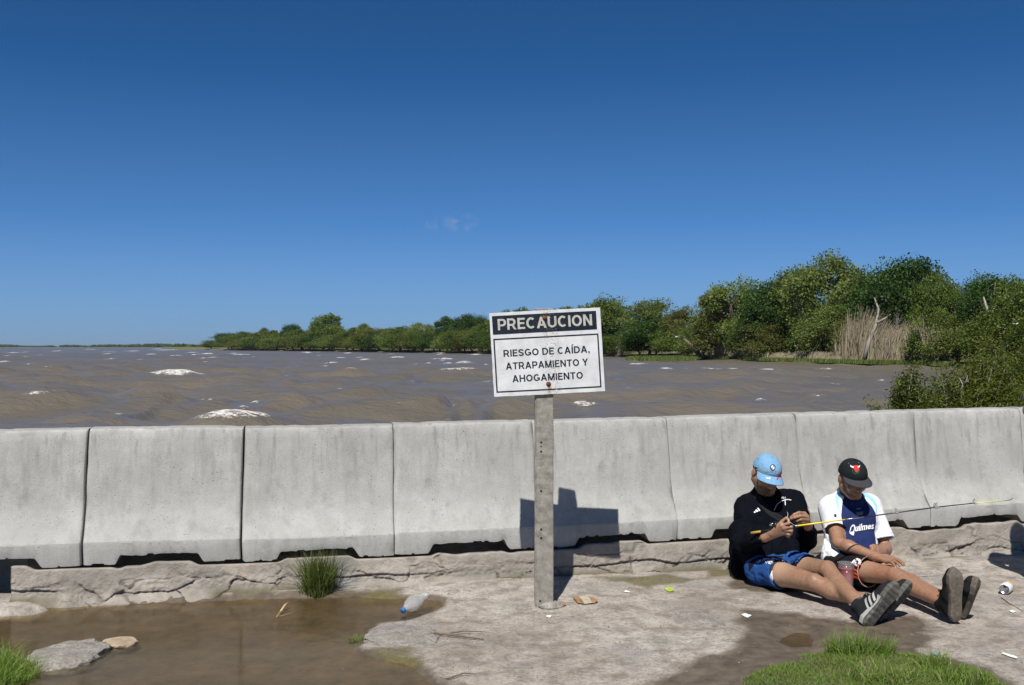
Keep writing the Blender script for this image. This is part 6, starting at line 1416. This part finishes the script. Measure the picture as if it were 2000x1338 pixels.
def can():
    c = on_ground(1966, 1158); d = np.array([.62, .78, 0.]); Rm = basis(d); c[2] += .033; o = thing('drink_can', 'white and yellow drink can lying on its side', 'can', c - [0, 0, .033]); W_ = lambda V: V[:, [0, 2, 1]] @ Rm.T + c
    ln = .115; V, F = lathe([(.0265, -.002), (.0285, .0), (.033, .01), (.033, .05), (.033, .082)], 32); mk('can_body', W_(V - [0, 0, ln / 2]), F, M['can_white'], o)
    V, F = lathe([(.033, .0822), (.033, .105), (.027, .114), (.02, .112), (.001, .113)], 32); mk('yellow_end', W_(V - [0, 0, ln / 2]), F, M['can_yellow'], o)
    V, F = lathe([(.0285, -.001), (.0275, -.0035), (.026, -.002), (.0245, .003), (.001, .003)], 32); e = mk('can_lid', W_(V - [0, 0, ln / 2]), F, M['can_metal'], o)
    mb = MB(); mb.box((0, 0, 0), (.012, .02, .0012)); Vt = np.array(mb.V) + [0, -.002, .001 - ln / 2]; mk('pull_tab', W_(Vt), mb.F, M['can_metal'], e, False); V, F = lathe([(.001, 0), (.007, 0)], 12); mk('opening', W_(V + [0, .013, .0022 - ln / 2]), [f[::-1] for f in F], M['black_hole'], e)  # the can's mouth is a flat disc with its inner shade painted black
    V2, F2 = text_mesh('BRAHMA', .02); u = V2[:, 0] / V2[:, 0].max(); an = 2.3 - u * 1.75; z = .071 - ln / 2 + V2[:, 1] * .016 - .004; mk('lettering', W_(np.c_[np.cos(an) * .0334, np.sin(an) * .0334, z]), F2, M['print_red'], o, False)
can()
def cup():
    c = np.array([(1653 - CX) / FPX * 6.08, 6.08, gz(2.04, 6.08) - .002]); o = thing('plastic_cup', 'clear plastic cup of dark red drink between the two men', 'cup', c)
    V, F = lathe([(.001, .002), (.034, .002), (.036, 0), (.039, .03), (.044, .1), (.0495, .186), (.052, .188), (.052, .192), (.049, .192), (.043, .1), (.036, .008), (.001, .006)], 32); mk('cup_wall', V + c, F, M['cup_plastic'], o)
    V, F = lathe([(.001, .009), (.035, .009), (.0415, .1), (.0455, .155), (.001, .155)], 32); mk('drink', V + c, F, M['wine'], o)
cup()
def scrap(name, label, cat, pts, m, h=.006, seed=0, th=.0012, group=None):
    """a thin crumpled sheet given by its outline on the ground"""
    q = np.array([on_ground(*p) for p in pts]); c = q.mean(0); bm = bmesh.new(); bm.faces.new([bm.verts.new(p - c) for p in q]); bmesh.ops.triangulate(bm, faces=bm.faces[:]); bmesh.ops.subdivide_edges(bm, edges=bm.edges[:], cuts=3, use_grid_fill=True); bmesh.ops.triangulate(bm, faces=bm.faces[:])
    V = np.array([v.co[:] for v in bm.verts]); bm.verts.index_update(); F = [tuple(v.index for v in f.verts) for f in bm.faces]; bm.free(); V[:, 2] += .004 + h * (fbm(V * 40 + seed * 5, seed, 3) + .6); n = len(V)
    FF = F + [tuple(i + n for i in f[::-1]) for f in F]; o = mk(name, np.r_[V, V - [0, 0, th]] + c, FF, m, None, False, label=label, cat=cat, group=group); return o
scrap('paper_scrap', 'flat white paper scrap on the wet mud left of the crossed legs', 'paper', [(1447, 1202), (1455, 1199), (1468, 1204), (1460, 1208)], M['paper'], .003, 1)
w = thing('food_wrapper', 'tan oval wrapper lying right of the post foot', 'wrapper', on_ground(1144, 1176))
for nm, pts, m in (('wrapper_end', [(1118, 1169), (1131, 1168), (1141, 1182), (1128, 1180)], 'wrapper_tan'), ('wrapper_middle', [(1131.4, 1168), (1150, 1168.6), (1159, 1180), (1141.4, 1182.4)], 'wrapper_pale'), ('wrapper_end', [(1150.4, 1168.6), (1161, 1169), (1168, 1177), (1159.4, 1181)], 'wrapper_tan')):
    s_ = scrap(nm, None, None, pts, M[m], .008, 3); s_.parent = w; s_.location = [-x for x in w.location]
scrap('leaf_scrap', 'small curled brown leaf at the right of the post foot', 'leaf', [(1086, 1180), (1096, 1178), (1106, 1184), (1100, 1187), (1090, 1185)], M['wrapper_tan'], .012, 6)
scrap('neon_scrap', 'small neon yellow green scrap near the plinth', 'scrap', [(1297, 1152), (1304, 1147), (1315, 1150), (1316, 1155), (1306, 1157)], M['neon'], .003, 2)
scrap('foil_scrap', 'tiny white scrap in front of the post', 'scrap', [(1066, 1206), (1072, 1203.5), (1078, 1205), (1074, 1208)], M['paper'], .006, 8)
scrap('shell_bit', 'white shell bit by the damp patch right of the post', 'scrap', [(1218, 1157), (1222, 1155), (1230, 1156.4), (1229, 1158.6)], M['paper'], .004, 9)
scrap('cigarette_paper', 'rolled white paper at the lower right corner', 'paper', [(1955, 1278), (1960, 1276), (1988, 1286), (1985, 1289)], M['paper'], .004, 4)
scrap('blue_scrap', 'small blue scrap behind the lawn tufts', 'scrap', [(1822, 1280), (1828, 1277), (1835, 1279), (1830, 1284)], M['print_blue'], .006, 5)
scrap('paper_bit', 'white bit on the dirt below the can', 'paper', [(1970, 1195), (1977, 1193), (1986, 1196), (1978, 1198)], M['paper'], .003, 7)
scrap('shore_bit', 'white bit at the tan stone in the puddle', 'scrap', [(224, 1259), (229, 1258), (233, 1260), (227, 1262)], M['paper'], .003, 12)
def stick(pts, r, m, label, name='twig'):
    q = [on_ground(x, y) + [0, 0, z] for x, y, z in pts]; MB().tube(q, r, 6).build(name, M[m], label=label, cat='twig', group='twigs and straws on the ground')
stick([(848, 1333, .006), (880, 1328, .01), (905, 1320, .012), (928, 1318, .004)], [.004, .0035, .003, .0015], 'twig', 'thin twig at the edge of the puddle, bottom centre')
stick([(822, 1246, .01), (850, 1241, .012), (890, 1246, .012), (945, 1251, .006)], [.005, .0055, .005, .003], 'twig', 'brown stick right of the flat centre stone')
stick([(880, 1241, .012), (905, 1240, .02), (943, 1238, .012)], [.0035, .003, .0015], 'twig', 'thin side twig above the brown stick')
stick([(98, 1302, .004), (122, 1303, .004)], [.004, .004], 'straw', 'pale straw below the left stone')
stick([(540, 1208, .006), (556, 1196, .04), (564, 1192, .05)], [.006, .007, .001], 'straw', 'dry leaf blade standing in the puddle')
stick([(545, 1207, .01), (565, 1203, .012), (582, 1196, .012)], [.003, .003, .002], 'straw', 'dry stalk floating beside the leaf blade')
stick([(1560, 1292, .006), (1575, 1289, .02), (1590, 1293, .02), (1600, 1296, .004)], [.003, .003, .003, .002], 'straw', 'curled straw on the wet mud before the lawn')
stick([(1955, 1168, .004), (1972, 1180, .004), (1998, 1195, .003)], [.002, .002, .0015], 'twig', 'thin dark twig below the can')
# stones
def stone(name, label, px0, px1, py0, py1, hgt, m, seed, flat=None, rough=.28):
    a = G((px0 + px1) / 2, py1); b_ = G((px0 + px1) / 2, py0 + hgt * 250); rx = (px1 - px0) / 2 / FPX * a[1]; ry = max(.08, (b_[1] - a[1]) / 2); c = np.array([a[0] * (a[1] + ry) / a[1], a[1] + ry, -.02])
    V, F = rockmesh(seed, (rx, ry, hgt + .03), rough, 5, flat); n = fbm(V * 25, seed, 4); V = V + np.c_[n * .004, n * .004, n * .007]; mk(name, V + c, F, m, None, True, label=label, cat='stone', group='stones on the ground')
stone('stone', 'pale grey flat stone in the puddle beside the left grass', 50, 212, 1238, 1300, .04, M['rock'], 3, .3); stone('stone', 'small tan stone right of the left grey stone', 200, 268, 1238, 1258, .014, M['sandstone'], 5, .25)
stone('stone', 'flat grey stone at the puddle edge below the bottle', 710, 862, 1208, 1268, .045, M['rock'], 8, .3); stone('stone', 'low grey stone on the dirt left of the wet mud', 1308, 1416, 1184, 1226, .03, M['rock'], 11, .25)
def debris():
    rs = np.random.default_rng(9); mb = MB(); mb2 = MB(); tet = np.array([[1, 0, -.5], [-.5, .87, -.5], [-.5, -.87, -.5], [.1, 0, .8]])
    for i in range(520):
        px, py = rs.uniform(0, 2000), rs.uniform(1150, 1338)
        if i < 160: px = rs.uniform(880, 1450)
        q = G(px, py); q[2] = 0; s_ = rs.uniform(.002, .006) * (1.8 if rs.random() < .08 else 1); a = rs.uniform(0, 6.28); Rm = np.array([[math.cos(a), -math.sin(a), 0], [math.sin(a), math.cos(a), 0], [0, 0, 1]]); b_ = (mb if rs.random() < .55 else mb2); b_.add((tet * s_ * rs.uniform(.6, 1.5, 3)) @ Rm.T + q, [(0, 1, 2), (0, 3, 1), (1, 3, 2), (2, 3, 0)])
    for b_, m, lb in ((mb, 'twig', 'dark crumbs and bits of bark strewn over the dirt'), (mb2, 'rock', 'pale pebbles strewn over the dirt')):
        V = np.array(b_.V); z = ground_fields(V[:, :2])[0]; V[:, 2] += z + .001; mk('debris', V, b_.F, M[m], None, False, kind='stuff', label=lb, cat='debris')
debris()

# ------------------------------------------------------------ grass
def blades(rs, roots, h, spread, w, lean=(0, 0), droop=.5, seg=3):
    n = len(roots); V = []; d = rs.normal(0, spread, (n, 2)) + np.array(lean); H = h * rs.uniform(.55, 1.25, n); side = rs.uniform(0, 6.28, n); out = np.zeros((n, (seg + 1) * 2, 3))
    for s_ in range(seg + 1):
        t = s_ / seg; c = roots + np.c_[d * (t ** 1.6)[..., None] if False else d * t ** 1.5 * H[:, None], H * (t - droop * t * t * np.clip(np.hypot(d[:, 0], d[:, 1]), 0, 1) * .6)]
        ww = (w * (1 - t * .92) * rs.uniform(.9, 1.1, n))[:, None]; off = np.c_[np.cos(side), np.sin(side), side * 0] * ww; out[:, 2 * s_] = c - off; out[:, 2 * s_ + 1] = c + off
    F = [(2 * s_, 2 * s_ + 1, 2 * s_ + 3, 2 * s_ + 2) for s_ in range(seg)]; F = (np.array(F)[None] + (np.arange(n) * (seg + 1) * 2)[:, None, None]).reshape(-1, 4); return out.reshape(-1, 3), F, np.repeat(rs.random(n), (seg + 1) * 2)
def tuft(px, py, rx, n, h, spread, label, seed, m='grass_green', w=.0028, lean=(0, 0), ry=None, droop=.5, dry=1.0, flat=0):
    rs = np.random.default_rng(seed); c = on_ground(px, py); a = rs.uniform(0, 6.283, n); r = np.sqrt(rs.random(n)); roots = np.c_[c[0] + np.cos(a) * r * rx, c[1] + np.sin(a) * r * (ry or rx * .7), np.zeros(n)]; roots[:, 2] = ground_fields(roots[:, :2])[0] - .01
    V, F, tone = blades(rs, roots, h, spread, w, lean, droop); o = thing('grass_tuft', label, 'grass', c, 'grass tufts on the ground'); mk('blades', V, F, M[m], o, False, {'tone': np.clip(tone * dry, 0, 1)})
tuft(622, 1160, .085, 900, .25, .36, 'big green grass tuft against the plinth at the puddle edge', 1, 'grass_dark', ry=.06)
tuft(600, 1168, .05, 120, .11, .7, 'low dark grass at the foot of the big tuft', 11, 'grass_dark')
tuft(150, 1186, .07, 160, .1, .55, 'withered brown tuft by the plinth at the left', 2, 'grass_dead', ry=.04)
tuft(128, 1176, .02, 40, .11, .25, 'few upright dry blades left of the withered tuft', 12, 'grass_dark', dry=1.)
tuft(694, 1252, .045, 90, .055, .6, 'small yellow green tuft left of the flat centre stone', 3)
tuft(8, 1322, .13, 800, .1, .55, 'bright green grass clump at the lower left corner', 4, ry=.2, lean=(.2, 0), dry=.9)
tuft(-60, 1304, .2, 900, .11, .5, 'green grass running out of the left edge', 14, ry=.2, dry=.9)
tuft(70, 1328, .07, 140, .06, .8, 'dried grass ends below the left stone', 15, 'grass_dead')
tuft(1655, 1283, .11, 300, .12, .42, 'tall green tuft in front of the crossed shoes', 5, ry=.06, lean=(-.15, 0)); tuft(1705, 1286, .1, 240, .11, .4, 'green tuft right of the one before the shoes', 6, ry=.06, lean=(.15, 0))
tuft(1722, 1325, .15, 520, .075, .6, 'shaggy pale tuft on the lawn', 7, dry=1.15); tuft(1830, 1308, .07, 240, .1, .35, 'upright green tuft at the right of the lawn', 8); tuft(1880, 1330, .12, 380, .07, .5, 'green tuft at the right end of the lawn', 9)
def lawn():
    rs = np.random.default_rng(21); q = gp(LAWN); lo, hi = q.min(0), q.max(0); pts = rs.uniform(lo, hi, (60000, 2)); sd = polysd(pts, q) + .16 * fbm(np.c_[pts * 6, pts[:, :1] * 0], 5, 4) + .05 * rs.random(len(pts)); pts = pts[sd < -.02][:26000]; z = ground_fields(pts)[0]
    V, F, tone = blades(rs, np.c_[pts, z - .004], .022, .6, .002, seg=2); mk('lawn', V, F, M['grass_green'], None, False, {'tone': tone * .9}, kind='stuff', label='short green lawn grass at the bottom right', cat='grass')
lawn()

# ------------------------------------------------------------ the air over the river
def haze():
    t = NT('air'); v = t.n('VolumePrincipled'); v.inputs['Color'].default_value = (.72, .84, 1, 1); v.inputs['Density'].default_value = .00005; v.inputs['Anisotropy'].default_value = .2; t.t.links.new(v.outputs[0], t.out.inputs['Volume'])
    b_ = MB(); b_.box((0, 4700, 24), (16000, 9600 + 400, 60)); o = b_.build('haze', t.m, smooth=False, kind='stuff'); o['label'] = 'thin blue haze over the river'
    t.m.cycles.homogeneous_volume = True
haze()
